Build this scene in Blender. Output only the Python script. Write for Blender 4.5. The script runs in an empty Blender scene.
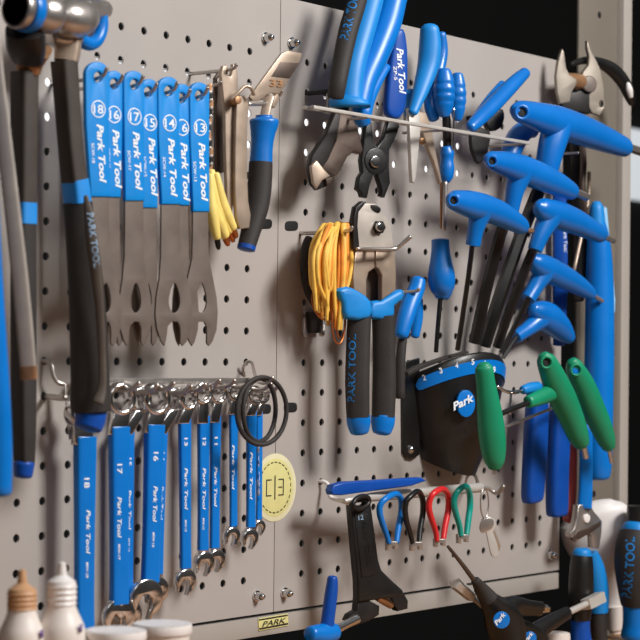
import bpy, bmesh, math, random
from mathutils import Vector, Matrix
from mathutils.bvhtree import BVHTree
random.seed(7)
SC = bpy.context.scene
COL = SC.collection
# ------------------------------------------------------------------ camera (solved from the perforated panel's 1 inch hole grid)
FPX = 2042.04
YAW, PIT, ROL = 0.911375239, 0.0166113231, 0.011645823
CAM = Vector((-1.35487806, -1.06693619, 0.00752960971))
FW = Vector((math.sin(YAW)*math.cos(PIT), math.cos(YAW)*math.cos(PIT), math.sin(PIT)))
_r0 = Vector((math.cos(YAW), -math.sin(YAW), 0)); _u0 = _r0.cross(FW)
RT = _r0*math.cos(ROL) + _u0*math.sin(ROL)
UP = -_r0*math.sin(ROL) + _u0*math.cos(ROL)
PITCH = 0.0254
cd = bpy.data.cameras.new('camera'); cam = bpy.data.objects.new('camera', cd); COL.objects.link(cam)
cam.matrix_world = Matrix(((RT.x, UP.x, -FW.x, CAM.x), (RT.y, UP.y, -FW.y, CAM.y), (RT.z, UP.z, -FW.z, CAM.z), (0, 0, 0, 1)))
cd.sensor_width = 36; cd.sensor_fit = 'HORIZONTAL'; cd.lens = FPX/640*36; cd.clip_start = 0.05; cd.clip_end = 50
cd.dof.use_dof = True; cd.dof.focus_distance = 1.72; cd.dof.aperture_fstop = 13
SC.camera = cam

def ray(px, py):
    return (FW + RT*((px-320)/FPX) - UP*((py-320)/FPX))
def P(px, py, w):
    """world point on the vertical plane w millimetres in front of the panel, seen at photo position (px, py)"""
    d = ray(px, py); t = (-w*0.001 - CAM.y)/d.y
    return CAM + d*t
def Z(p): return (p-CAM).dot(FW)
def GH(c, r): return Vector(((c-9)*PITCH, 0, (10-r)*PITCH))
def facing(phi):
    a = math.radians(phi); return Vector((-math.sin(a), -math.cos(a), 0))
class PL:
    def __init__(s, px, py, w, phi=10, n=None):
        s.o = P(px, py, w); s.n = (n or facing(phi)).normalized()
        s.a = Vector((0, 0, 1)).cross(s.n); s.a = -s.a if s.a.dot(RT) < 0 else s.a
        s.a.normalize(); s.b = s.n.cross(s.a).normalized()
    def at(s, px, py, d=0.0):
        o = s.o + s.n*d; r = ray(px, py)
        return CAM + r*((o-CAM).dot(s.n)/r.dot(s.n))
    def uv(s, px, py):
        p = s.at(px, py)-s.o; return (p.dot(s.a), p.dot(s.b))
    def xyz(s, u, v, d=0.0): return s.o + s.a*u + s.b*v + s.n*d

# ------------------------------------------------------------------ materials
def srgb(c):
    return tuple(((x/255)/12.92 if x/255 <= .04045 else ((x/255+.055)/1.055)**2.4) for x in c)
MATS = {}
def M(name, rgb, rough=.5, metal=0.0, var=.08, scale=40, bump=0.0, bscale=300, coat=0.0, rvar=.1, spec=.5, trans=0):
    m = bpy.data.materials.new(name); m.use_nodes = True; nt = m.node_tree; N = nt.nodes; L = nt.links
    b = N['Principled BSDF']; c = srgb(rgb)
    tc = N.new('ShaderNodeTexCoord'); no = N.new('ShaderNodeTexNoise'); no.inputs['Scale'].default_value = scale; no.inputs['Detail'].default_value = 4
    L.new(tc.outputs['Object'], no.inputs['Vector'])
    cr = N.new('ShaderNodeValToRGB'); L.new(no.outputs['Fac'], cr.inputs['Fac'])
    cr.color_ramp.elements[0].position = .3; cr.color_ramp.elements[1].position = .7
    cr.color_ramp.elements[0].color = tuple(x*(1-var) for x in c)+(1,); cr.color_ramp.elements[1].color = tuple(min(1, x*(1+var)) for x in c)+(1,)
    L.new(cr.outputs['Color'], b.inputs['Base Color'])
    mr = N.new('ShaderNodeMapRange'); L.new(no.outputs['Fac'], mr.inputs['Value'])
    mr.inputs['To Min'].default_value = max(.02, rough-rvar); mr.inputs['To Max'].default_value = min(1, rough+rvar)
    L.new(mr.outputs['Result'], b.inputs['Roughness'])
    b.inputs['Metallic'].default_value = metal; b.inputs['Coat Weight'].default_value = coat
    b.inputs['Specular IOR Level'].default_value = spec
    if trans: b.inputs['Transmission Weight'].default_value = trans
    if bump:
        n2 = N.new('ShaderNodeTexNoise'); n2.inputs['Scale'].default_value = bscale; n2.inputs['Detail'].default_value = 3
        L.new(tc.outputs['Object'], n2.inputs['Vector'])
        bp = N.new('ShaderNodeBump'); bp.inputs['Strength'].default_value = bump; bp.inputs['Distance'].default_value = .001
        L.new(n2.outputs['Fac'], bp.inputs['Height']); L.new(bp.outputs['Normal'], b.inputs['Normal'])
    MATS[name] = m; return m
def emis(name, rgb, s):
    m = bpy.data.materials.new(name); m.use_nodes = True; nt = m.node_tree
    b = nt.nodes['Principled BSDF']; b.inputs['Emission Color'].default_value = srgb(rgb)+(1,); b.inputs['Emission Strength'].default_value = s
    b.inputs['Base Color'].default_value = srgb(rgb)+(1,)
    return m
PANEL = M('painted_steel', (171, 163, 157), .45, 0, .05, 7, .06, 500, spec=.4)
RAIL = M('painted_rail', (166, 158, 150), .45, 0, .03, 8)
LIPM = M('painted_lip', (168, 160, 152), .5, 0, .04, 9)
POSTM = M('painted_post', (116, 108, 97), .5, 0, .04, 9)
BLUE = M('blue_vinyl', (6, 134, 214), .4, 0, .06, 30, spec=.4)
BLUEC = M('blue_dip', (0, 116, 204), .34, 0, .05, 30, spec=.45)
BLUET = M('blue_molded', (2, 110, 196), .32, 0, .06, 30, .05, 900, spec=.6)
BLUED = M('deep_blue_dip', (5, 72, 162), .38, 0, .08, 30, spec=.4)
BLUEL = M('light_blue_rubber', (14, 132, 210), .45, 0, .06, 30)
BLUEB = M('bright_band_blue', (28, 138, 220), .5, 0, .08, 60)
RUB = M('dark_rubber', (50, 46, 44), .62, 0, .12, 60, .25, 700, spec=.35)
RUBB = M('warm_dark_rubber', (64, 57, 52), .6, 0, .12, 60, .2, 700, spec=.35)
RUBL = M('lighter_rubber', (88, 78, 70), .55, 0, .12, 60, .2, 700, spec=.35)
BLK = M('black_plastic', (19, 18, 18), .38, 0, .15, 50, .1, 500)
BLKS = M('black_steel', (44, 41, 40), .4, .5, .15, 50)
TOOLG = M('phosphate_steel', (112, 100, 92), .48, .25, .10, 60, .1, 900)
STEELD = M('dark_worn_steel', (92, 78, 70), .4, .55, .2, 50)
CHROME = M('chrome', (215, 213, 212), .16, 1.0, .05, 40, rvar=.06)
STEEL = M('satin_steel', (190, 182, 176), .33, .85, .08, 60)
ZINC = M('zinc_plate', (206, 200, 192), .38, .35, .05, 60)
PALE = M('pale_satin_steel', (186, 176, 166), .4, .3, .06, 60)
NICK = M('warm_nickel', (178, 158, 140), .38, .55, .10, 60)
BRASS = M('worn_bronze', (176, 132, 96), .4, .6, .2, 70)
GREEN = M('green_molded', (14, 138, 98), .42, 0, .08, 30, .05, 900)
GREEND = M('teal_dip', (0, 150, 136), .3, 0, .08, 30)
REDD = M('red_dip', (214, 40, 44), .3, 0, .08, 30)
REDH = M('dull_red_dip', (160, 62, 58), .4, 0, .08, 30)
WHITE = M('white_plastic', (232, 226, 222), .4, 0, .03, 30)
WHITEP = M('white_print', (236, 240, 245), .5, 0, .02, 30)
PRINTB = M('pale_blue_print', (150, 178, 205), .5, 0, .3, 200)
PRINTK = M('blue_print', (30, 130, 205), .5, 0, .1, 200)
PRINTD = M('black_print', (35, 33, 30), .5, 0, .1, 200)
YEL = M('yellow_sheath', (240, 214, 120), .5, 0, .15, 60)
YELO = M('yellow_cord', (244, 192, 84), .55, 0, .15, 90, .3, 900)
ORG = M('orange_cord', (228, 140, 44), .55, 0, .2, 90, .3, 900)
COPP = M('copper_wire', (190, 110, 62), .35, .8, .15, 90)
STICK = M('yellow_sticker', (216, 208, 140), .5, 0, .04, 90)
STICKW = M('pale_sticker_rim', (222, 214, 176), .5, 0, .04, 90)
TANC = M('tan_cap', (196, 150, 110), .5, 0, .08, 50)
BOTW = M('cloudy_bottle', (226, 216, 208), .4, 0, .04, 30)
BOTY = M('bottle_label_yellow', (226, 190, 80), .5, 0, .1, 60)
BOTP = M('bottle_label_purple', (92, 60, 130), .5, 0, .1, 60)
DARKW = M('dark_room_wall', (8, 8, 8), .9, 0, .3, 3)
FLOORM = M('dark_floor', (40, 36, 33), .8, 0, .2, 3)
WOOD = M('bench_wood', (176, 128, 86), .5, 0, .15, 12)
INNER = M('dark_bore', (12, 11, 11), .7, 0, .1, 30)
CLEAR = M('pale_blue_film', (150, 200, 235), .25, 0, .05, 30)
HOLE_GLOW = emis('hole_glow', (250, 252, 255), 1.0)  # glow of the added strip that whitens the panel holes

# ------------------------------------------------------------------ object helpers
def absloc(o):
    v = Vector()
    while o: v += o.location; o = o.parent
    return v
def link(name, me, mat, parent, ang=35):
    if mat is not None:
        me.materials.clear(); me.materials.append(mat)
    for p in me.polygons: p.use_smooth = True
    try: me.set_sharp_from_angle(angle=math.radians(ang))
    except Exception: pass
    o = bpy.data.objects.new(name, me); COL.objects.link(o)
    if parent is not None:
        me.transform(Matrix.Translation(-absloc(parent))); o.parent = parent
    else:
        vs = [v.co for v in me.vertices]; c = sum(vs, Vector())/max(1, len(vs))
        c = c.copy(); me.transform(Matrix.Translation(-c)); o.location = c
    me.update(); return o
def mk(name, vs, fs, mat, parent=None, ang=35):
    me = bpy.data.meshes.new(name); me.from_pydata([tuple(v) for v in vs], [], fs)
    bm = bmesh.new(); bm.from_mesh(me); bmesh.ops.recalc_face_normals(bm, faces=bm.faces); bm.to_mesh(me); bm.free()
    return link(name, me, mat, parent, ang)
def tag(o, label, cat, group=None):
    o['label'] = label; o['category'] = cat
    if group: o['group'] = group
    return o
def thing(name, label, cat, at, group=None):
    e = bpy.data.objects.new(name, None); COL.objects.link(e); e.empty_display_size = .01
    e.location = P(*at) if not isinstance(at, Vector) else at
    return tag(e, label, cat, group)
def cr_path(pts, sub, closed=False):
    n = len(pts); out = []
    if n < 3 and not closed:
        return [tuple(pts[0][k]+(pts[1][k]-pts[0][k])*i/sub for k in range(len(pts[0]))) for i in range(sub+1)]
    for i in range(n if closed else n-1):
        if closed: q = [pts[(i+k-1) % n] for k in range(4)]
        else: q = [pts[max(0, min(n-1, i+k-1))] for k in range(4)]
        for s in range(sub):
            t = s/sub
            out.append(tuple(.5*((2*b)+(-a+c)*t+(2*a-5*b+4*c-d)*t*t+(-a+3*b-3*c+d)*t**3) for a, b, c, d in zip(*q)))
    if not closed: out.append(tuple(pts[-1]))
    return out
def sweep(name, mat, parent, wp, flat=1.0, nrm=None, seg=16, sub=4, closed=False, ex=2.0, cap=.35, ang=50, twist=0):
    """wp: (x,y,z,r) world path; elliptical section whose depth axis follows nrm"""
    pts = cr_path(wp, sub, closed); nrm = nrm or -FW
    if not closed and cap > 0:
        def capend(p, q):
            d = Vector(p[:3])-Vector(q[:3]); d = d.normalized() if d.length > 1e-9 else Vector((0, 0, 1)); r = p[3]; o = []
            for k in (1, 2, 3):
                a = k/3*math.pi/2*.97; c = Vector(p[:3])+d*(r*cap*math.sin(a)); o.append((c.x, c.y, c.z, r*math.cos(a)))
            return o
        pts = list(reversed(capend(pts[0], pts[1])))+pts+capend(pts[-1], pts[-2])
    n = len(pts); vs = []; fs = []
    for i, p in enumerate(pts):
        c = Vector(p[:3]); a = Vector(pts[(i-1) % n if closed else max(0, i-1)][:3]); b = Vector(pts[(i+1) % n if closed else min(n-1, i+1)][:3])
        t = (b-a); t = t.normalized() if t.length > 1e-9 else Vector((0, 0, 1))
        s1 = t.cross(nrm)
        if s1.length < 1e-3: s1 = t.cross(UP)
        s1.normalize(); s2 = s1.cross(t).normalized(); r = max(p[3], 1e-5)
        for k in range(seg):
            th = 2*math.pi*k/seg+twist; ct, st = math.cos(th), math.sin(th)
            if ex != 2: ct = math.copysign(abs(ct)**(2/ex), ct); st = math.copysign(abs(st)**(2/ex), st)
            vs.append(c+s1*(r*ct)+s2*(r*flat*st))
    for i in range(n if closed else n-1):
        j = (i+1) % n
        for k in range(seg):
            l = (k+1) % seg; fs.append((i*seg+k, i*seg+l, j*seg+l, j*seg+k))
    if not closed:
        fs.append(tuple(range(seg))); fs.append(tuple((n-1)*seg+k for k in range(seg)))
    return mk(name, vs, fs, mat, parent, ang)
def W(pts):
    o = []
    for x, y, w, r in pts:
        p = P(x, y, w); o.append((p.x, p.y, p.z, r*Z(p)/FPX))
    return o
def rod(name, mat, parent, pts, **k): return sweep(name, mat, parent, W(pts), **k)
def post_rod(name, mat, parent, pts, flat=1.15, phi=4, **k):
    """box-like handle whose broad face looks along facing(phi); r is the half width of the whole outline"""
    a = math.radians(52.2-phi); f = math.cos(a)+flat*math.sin(a)*.97
    return rod(name, mat, parent, [(x, y, w, r/f*1.03) for x, y, w, r in pts], flat=flat, nrm=facing(phi), ex=4.5, seg=28, **k)
def hexrod(name, mat, parent, a, b, w, r, w2=None, seg=6):
    return rod(name, mat, parent, [(a[0], a[1], w, r), (b[0], b[1], w if w2 is None else w2, r)], seg=seg, sub=1, cap=.15, ang=20)
def curve_mesh(polys, t, bev):
    cu = bpy.data.curves.new('tmp', 'CURVE'); cu.dimensions = '2D'; cu.fill_mode = 'BOTH'
    cu.extrude = max(1e-5, t/2-bev); cu.bevel_depth = bev; cu.bevel_resolution = 2; cu.offset = -bev
    for poly in polys:
        s = cu.splines.new('POLY'); s.points.add(len(poly)-1); s.use_cyclic_u = True
        for q, (u, v) in zip(s.points, poly): q.co = (u, v, 0, 1)
    ob = bpy.data.objects.new('tmp', cu); COL.objects.link(ob)
    dg = bpy.context.evaluated_depsgraph_get(); me = bpy.data.meshes.new_from_object(ob.evaluated_get(dg))
    bpy.data.objects.remove(ob); bpy.data.curves.remove(cu)
    bm = bmesh.new(); bm.from_mesh(me); bmesh.ops.remove_doubles(bm, verts=bm.verts, dist=1e-6); bmesh.ops.recalc_face_normals(bm, faces=bm.faces); bm.to_mesh(me); bm.free()
    return me
def plate(name, mat, parent, pl, outline, holes=(), t=3, bev=.6, smooth=0, d=0, ang=35):
    """outline given as photo positions on plane pl; the front face lies on the plane (+d mm), body t mm thick behind it"""
    def cv(o):
        o = [tuple(q[:2]) for q in o]
        if smooth: o = cr_path(o, smooth, True)
        return [pl.uv(*q) for q in o]
    me = curve_mesh([cv(outline)]+[cv(h) for h in holes], t*.001, bev*.001)
    m = Matrix(((pl.a.x, pl.b.x, pl.n.x, 0), (pl.a.y, pl.b.y, pl.n.y, 0), (pl.a.z, pl.b.z, pl.n.z, 0), (0, 0, 0, 1)))
    me.transform(Matrix.Translation(pl.o+pl.n*((d-t/2)*.001)) @ m)
    return link(name, me, mat, parent, ang)
def ell(cx, cy, rx, ry, n=28, a0=0): return [(cx+rx*math.cos(2*math.pi*k/n+a0), cy+ry*math.sin(2*math.pi*k/n+a0)) for k in range(n)]
def circ(pl, cx, cy, rmm, n=28):
    """photo positions of a true circle of rmm on pl"""
    u, v = pl.uv(cx, cy); return [(u+rmm*.001*math.cos(2*math.pi*k/n), v+rmm*.001*math.sin(2*math.pi*k/n)) for k in range(n)]
def disc(name, mat, parent, pl, cx, cy, rmm, t=3, bev=.5, hole=0, d=0, n=28):
    polys = [circ(pl, cx, cy, rmm, n)]
    if hole: polys.append(circ(pl, cx, cy, hole, n))
    me = curve_mesh(polys, t*.001, bev*.001)
    m = Matrix(((pl.a.x, pl.b.x, pl.n.x, 0), (pl.a.y, pl.b.y, pl.n.y, 0), (pl.a.z, pl.b.z, pl.n.z, 0), (0, 0, 0, 1)))
    me.transform(Matrix.Translation(pl.o+pl.n*((d-t/2)*.001)) @ m)
    return link(name, me, mat, parent)
def text(s, parent, pl, p0, p1, hpx, mat, d=.15, shear=.0, target=None, bold=.012, name='lettering'):
    cu = bpy.data.curves.new('tmp', 'FONT'); cu.body = s; cu.shear = shear; cu.offset = bold; cu.extrude = 0; cu.resolution_u = 3
    ob = bpy.data.objects.new('tmp', cu); COL.objects.link(ob)
    dg = bpy.context.evaluated_depsgraph_get(); me = bpy.data.meshes.new_from_object(ob.evaluated_get(dg))
    bpy.data.objects.remove(ob); bpy.data.curves.remove(cu)
    xs = [v.co.x for v in me.vertices]; x0, x1 = min(xs), max(xs)
    A, B = pl.at(*p0), pl.at(*p1); ex = (B-A); ln = ex.length; ex.normalize(); ey = pl.n.cross(ex).normalized()
    h = hpx*Z(A)/FPX; tree = None
    if target is not None:
        off = absloc(target)
        tree = BVHTree.FromPolygons([v.co+off for v in target.data.vertices], [tuple(p.vertices) for p in target.data.polygons])
    for v in me.vertices:
        q = A+ex*((v.co.x-x0)/(x1-x0)*ln)+ey*(v.co.y/.7*h)
        if tree:
            hit = tree.ray_cast(q+pl.n*.08, -pl.n, .2)
            if hit[0] is not None: q = hit[0]
        v.co = q+pl.n*(d*.001)
    return link(name, me, mat, parent)
def hook(at, out, tip, r=1.6, mat=None, label='', grp=None, base=None, w0=0.0):
    """a straight steel peg from the panel to w=out mm at the height of photo position `at` (x,y,w), upturned tip of `tip` mm"""
    p = P(*at); q = [Vector((p.x, -w0*.001, p.z)), Vector((p.x, -out*.0005, p.z)), Vector((p.x, -(out-2)*.001, p.z+.0005)), Vector((p.x, -(out+tip*.6)*.001, p.z+tip*.001))]
    o = sweep('peg_hook', mat or STEEL, None, [(v.x, v.y, v.z, r*.001) for v in q], seg=10, sub=3, nrm=Vector((1, 0, .01)))
    return tag(o, label, 'hook', grp)
def box(name, mat, parent, c, ax, ay, az, sx, sy, sz, bev=.0):
    me = bpy.data.meshes.new(name); bm = bmesh.new(); bmesh.ops.create_cube(bm, size=1)
    for v in bm.verts: v.co = Vector(c)+ax*(v.co.x*sx)+ay*(v.co.y*sy)+az*(v.co.z*sz)
    if bev: bmesh.ops.bevel(bm, geom=list(bm.edges), offset=bev, segments=2, affect='EDGES', profile=.6)
    bmesh.ops.recalc_face_normals(bm, faces=bm.faces); bm.to_mesh(me); bm.free()
    return link(name, me, mat, parent)
X, Y, ZZ = Vector((1, 0, 0)), Vector((0, 1, 0)), Vector((0, 0, 1))

# ------------------------------------------------------------------ setting
def structure(o): o['kind'] = 'structure'; return o
structure(box('wall_back', DARKW, None, (1.2, 1.5, .4), X, Y, ZZ, 9, .1, 4.0))
structure(box('floor', FLOORM, None, (0, -.6, -1.25), X, Y, ZZ, 8, 5, .1))

# ------------------------------------------------------------------ perforated panels
def panel(name, c0, c1, u0, u1, label):
    zt, zb = GH(0, -2).z, GH(0, 18.13).z; h = PITCH/2; vs = []; fs = []; cache = {}
    def vert(x, z):
        k = (round(x*1e6), round(z*1e6))
        if k not in cache: cache[k] = len(vs); vs.append((x, 0, z))
        return cache[k]
    def quad(xa, za, xb, zb_):
        if xb-xa < 1e-6 or za-zb_ < 1e-6: return
        fs.append((vert(xa, zb_), vert(xb, zb_), vert(xb, za), vert(xa, za)))
    xs = [u0]+[GH(c, 0).x-h for c in range(c0, c1+1)]+[GH(c1, 0).x+h, u1]
    rows = list(range(0, 18)); zs = [zt]+[GH(0, r).z+h for r in rows]+[GH(0, 17).z-h, zb]
    for i in range(len(xs)-1):
        for j in range(len(zs)-1):
            inner = 1 <= i <= len(xs)-3 and 1 <= j <= len(zs)-3
            if not inner: quad(xs[i], zs[j], xs[i+1], zs[j+1]); continue
            cx, cz = (xs[i]+xs[i+1])/2, (zs[j]+zs[j+1])/2; n = 16; R = .0032; ring = []
            for k in range(n):
                a = 2*math.pi*k/n; vs.append((cx+R*math.cos(a), 0, cz+R*math.sin(a))); ring.append(len(vs)-1)
            cor = [vert(xs[i+1], cz+(zs[j]-cz)), vert(xs[i], zs[j]), vert(xs[i], zs[j+1]), vert(xs[i+1], zs[j+1])]  # at 45,135,225,315 deg
            for q in range(4):
                k0 = 2+4*q
                fs.append((cor[q], cor[(q+1) % 4])+tuple(ring[(k0+k) % n] for k in (4, 3, 2, 1, 0)))
    e = thing(name, label, 'pegboard', Vector(((u0+u1)/2, 0, zb)))
    # thickness and folded edges
    o = mk('perforated_sheet', vs, fs, PANEL, e, 20)
    for p in o.data.polygons: p.use_smooth = False
    md = o.modifiers.new('thickness', 'SOLIDIFY'); md.thickness = .0014; md.offset = 0
    # make sure the sheet's front is at y = 0
    for v in o.data.vertices: v.co.y += .0007
    return e
us = GH(7.55, 0).x
pb1 = panel('pegboard_panel', -8, 6, GH(-9, 0).x, us-.0004, 'beige perforated steel pegboard panel, left of the vertical seam')
pb2 = panel('pegboard_panel', 9, 24, us+.0004, GH(25.45, 0).x, 'beige perforated steel pegboard panel, right of the vertical seam')
# slots beside the seam, and bolts
PL0 = PL(304, 362, 0.25, 0)
for par, pts in ((pb1, [(265.5, 224), (264.5, 409)]), (pb2, [(291.5, 226), (290.5, 407.5)])):
    for x, y in pts:
        rx, ry = 6.6, 5
        plate('slot', INNER, par, PL0, [(x+rx*math.copysign(abs(math.cos(a))**.5, math.cos(a)), y+ry*math.copysign(abs(math.sin(a))**.7, math.sin(a))-.04*rx*math.cos(a)) for a in [2*math.pi*k/28 for k in range(28)]], t=.3, bev=.02)
def bolt(par, x, y, rpx=5):
    p = P(x, y, 0); r = rpx*Z(p)/FPX
    b = sweep('bolt', CHROME, par, [(p.x, 0, p.z, r*1.15), (p.x, -.0016, p.z, r*1.15), (p.x, -.0017, p.z, r*.9), (p.x, -.006, p.z, r*.8), (p.x, -.009, p.z, r*.35)], sub=1, seg=12, nrm=X, cap=.1)
    return b
for par, x, y in ((pb1, 267, 38), (pb1, 258, 596), (pb2, 293, 43), (pb2, 286, 593), (pb2, 551, 555)): bolt(par, x-2, y)
# lower rail under the panels
zb = GH(0, 18.13).z
rl = thing('rail', 'beige steel rail running along under both perforated panels', 'rail', Vector((GH(7.5, 0).x, 0, zb-.02)))
ulx, urx = GH(-9, 0).x, GH(25.45, 0).x
box('rail_strip', RAIL, rl, ((ulx+urx)/2, .004, zb-.0026-.0080), X, Y, ZZ, urx-ulx, .008, .0160, .0008)
PN = PL(273, 623, 0.9, 0)
np_ = plate('name_plate', STICK, rl, PN, [(258.5, 618.5), (288, 613.5), (288.5, 625.5), (259, 631)], t=.9, bev=.1)
plate('name_plate_border', PRINTD, np_, PL(273, 623, 1.0, 0), [(259, 619.3), (287.5, 614.5), (287.8, 616), (259.2, 620.8)], t=.2, bev=.02)
plate('name_plate_border', PRINTD, np_, PL(273, 623, 1.0, 0), [(259.2, 628.2), (288, 622.8), (288.2, 624.6), (259.4, 630)], t=.2, bev=.02)
tx = text('PARK', np_, PL(273, 623, 1.1, 0), (262, 627), (286, 622.6), 5.2, PRINTD, shear=.3)
# upright steel post beside the panels
p1, p2 = P(578.5, 100, -6), P(617.5, 100, -6)
ps = thing('steel_post', 'beige steel upright post at the right edge of the pegboard', 'post', Vector(((p1.x+p2.x)/2, .006, -.5)))
ztop, zbot = .75, -1.2
def slab(n, xa, xb, ya, yb, za, zb_, mat, par, bev=.0008): return box(n, mat, par, ((xa+xb)/2, (ya+yb)/2, (za+zb_)/2), X, Y, ZZ, abs(xb-xa), abs(yb-ya), abs(za-zb_), bev)
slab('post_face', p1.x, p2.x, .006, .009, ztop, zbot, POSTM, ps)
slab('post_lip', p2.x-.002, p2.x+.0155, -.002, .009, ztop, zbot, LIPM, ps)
PPO = PL(599, 100, -5.9, 0)
for x, y in ((599.5, 15), (603, 105), (594, 494)):
    disc('post_hole', INNER, ps, PPO, x, y, 3.6, t=.3, bev=.02)
# glowing strip added behind the panels to whiten rows of holes
za, zc = GH(0, .92).z, GH(0, 3.4).z
sl = thing('glow_strip', 'added white glowing strip behind the pegboard that whitens the holes', 'added glow', Vector((0, .045, zc)))
slab('glow_face', GH(-9, 0).x, GH(20, 0).x, .02, .03, za, zc, HOLE_GLOW, sl)
slab('strip_backing', GH(-9, 0).x, GH(20, 0).x, .0305, .05, za+.004, zc-.004, WHITE, sl)
# far white sheet past the post, its brightness added as glow
q = Vector(); d_ = ray(640, 165); q = CAM+d_*((1.44-CAM.y)/d_.y)
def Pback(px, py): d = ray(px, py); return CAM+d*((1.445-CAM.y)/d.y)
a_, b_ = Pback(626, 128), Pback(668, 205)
tag(slab('glow_sheet', a_.x, b_.x, 1.43, 1.4499, a_.z, b_.z, emis('panel_glow', (214, 220, 224), .75), None, .006), 'white sheet on the dark wall beyond the post, brightness added as glow', 'added glow')
# ------------------------------------------------------------------ hammers and bars at the left edge
def hammer_head(e, cx, cy, w, r, L, s):
    """head lying along the panel, recessed blue-sleeved face at its left end"""
    p = P(cx, cy, w); k = Z(p)/FPX; R = r*k
    def pt(u, rr): return (p.x+u, p.y, p.z, rr)
    sweep('face_rim', STEEL, e, [pt(-.004, R*.92), pt(-.004, R*1.08), pt(.003, R*1.1), pt(.0035, R*1.0)], sub=1, seg=28, nrm=Y, cap=0, ang=30)
    return p, R, pt
h1 = thing('hammer', 'dark-handled shop hammer with grey lettering on its grip, right beside the blue cone wrenches', 'hammer', (88, 412, 62))
plate('head', STEEL, h1, PL(70, 20, 70, 14), [(57.5, 3), (85, 4), (86.5, 18), (86, 31), (83.5, 44), (57, 42), (56, 20)], t=26, bev=5, smooth=3)
rod('head_boss', STEEL, h1, [(57, 14, 70, 15), (66, 17, 73, 19), (78, 19, 72, 19.5), (87, 16, 70, 15)], cap=.4)
rod('neck', NICK, h1, [(68, 40, 62, 13.5), (67.5, 52, 62, 13), (66, 62, 62, 12)], flat=.8, ex=4, cap=.05)
rod('peen', STEEL, h1, [(84, 9, 70, 10), (92, 9, 60, 10.5), (102, 9.5, 52, 10), (106, 10, 50, 8)], cap=.2)
pl = PL(88, 21, 56, -5)
pts = []
for k in range(24):
    a = 2*math.pi*k/24; q = pl.xyz(.0150*math.cos(a), .0160*math.sin(a)); pts.append((q.x, q.y, q.z, .0050))
sweep('face_sleeve', BLUEC, h1, pts, closed=True, nrm=pl.n, seg=12, sub=2)
disc('face_bore', STEELD, h1, PL(88, 21, 54, -5), 88, 21, 14, t=4, bev=.5)
post_rod('shaft', RUBB, h1, [(64, 61, 62, 15.5), (67, 100, 62, 14.8), (70.5, 145, 62, 14.5), (74.5, 182, 62, 15)], cap=.05)
post_rod('band', BLUEB, h1, [(74.8, 180, 62, 15.6), (76.3, 191, 62, 15.8), (77.5, 203, 62, 15.8)], cap=.05)
g = rod('grip', RUB, h1, [(77.3, 203, 62, 15.2), (80, 228, 62, 15.5), (84.5, 270, 62, 17.5), (88, 320, 62, 18.8), (90, 380, 62, 19.6), (90.5, 398, 62, 20.6), (91, 411, 62, 20)], flat=.8, ex=2.4, cap=.12)
st_ = rod('grip_inlay', RUBL, g, [(85.5, 196, 78, 2), (89, 215, 80, 5), (91.5, 240, 81, 6.2), (95.5, 270, 81, 5.8), (99.5, 310, 80, 4.5), (101.5, 350, 79, 4), (102, 385, 79, 4.5), (98, 402, 79, 6)], flat=.45, cap=.4)
text('PARK TOOL', st_, PL(92, 240, 83, 40), (87, 213), (94.5, 268), 6.5, PRINTB, target=st_, d=.3, bold=.02)
rod('butt_cap', BLUED, h1, [(91, 411, 62, 16), (90, 420, 62, 15.5), (88, 428, 62, 14)], flat=.85, cap=.2)

h2 = thing('hammer', 'dark-handled shop hammer at the left edge with a hollow steel ring on its head', 'hammer', (24, 476, 55))
p = P(18, 8, 100); k = Z(p)/FPX
def hp(u, r): return (p.x-.001+u*.56, p.y, p.z, r*k*1.14)
sweep('head_ring', STEEL, h2, [hp(.012, 12.5), hp(-.001, 13.5), hp(-.003, 15.5), hp(-.002, 18), hp(.004, 18.5), hp(.009, 18)], sub=2, seg=32, nrm=Y, cap=0)
sweep('bore', INNER, h2, [hp(.004, 13), hp(.0045, 13)], sub=1, seg=28, nrm=Y, cap=0)
sweep('face_sleeve', BLUEC, h2, [hp(.009, 18.5), hp(.011, 20), hp(.022, 20), hp(.025, 18)], sub=2, seg=32, nrm=Y, cap=0)
sweep('head', STEEL, h2, [hp(.024, 17), hp(.034, 16), hp(.040, 17.5), hp(.055, 18), hp(.062, 14)], sub=2, seg=32, nrm=Y, cap=.1)
rod('head_eye', BLKS, h2, [(24, 30, 92, 19), (26, 44, 85, 20), (28, 56, 75, 17)], flat=.7, ex=3, cap=.1)
rod('neck', BRASS, h2, [(33, 48, 62, 19), (30, 62, 56, 14), (29, 74, 54, 11)], flat=.8, ex=4, cap=.05)
post_rod('shaft', RUBB, h2, [(24.5, 72, 52, 16), (24, 140, 52, 15.5), (23.5, 204, 52, 14.8)], cap=.05)
post_rod('band', BLUEB, h2, [(23.6, 203, 52, 15.3), (23.5, 213, 52, 15.3), (23.4, 224, 52, 15.3)], cap=.05)
post_rod('grip', RUB, h2, [(23.4, 224, 52, 14.6), (23.4, 300, 52, 14.8), (23.6, 390, 52, 14.6), (24, 440, 52, 13.5), (24.5, 466, 52, 11.5)], cap=.1)
rod('butt_cap', BLUED, h2, [(24, 463, 52, 11), (23, 476, 52, 9.5)], cap=.3)

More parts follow.
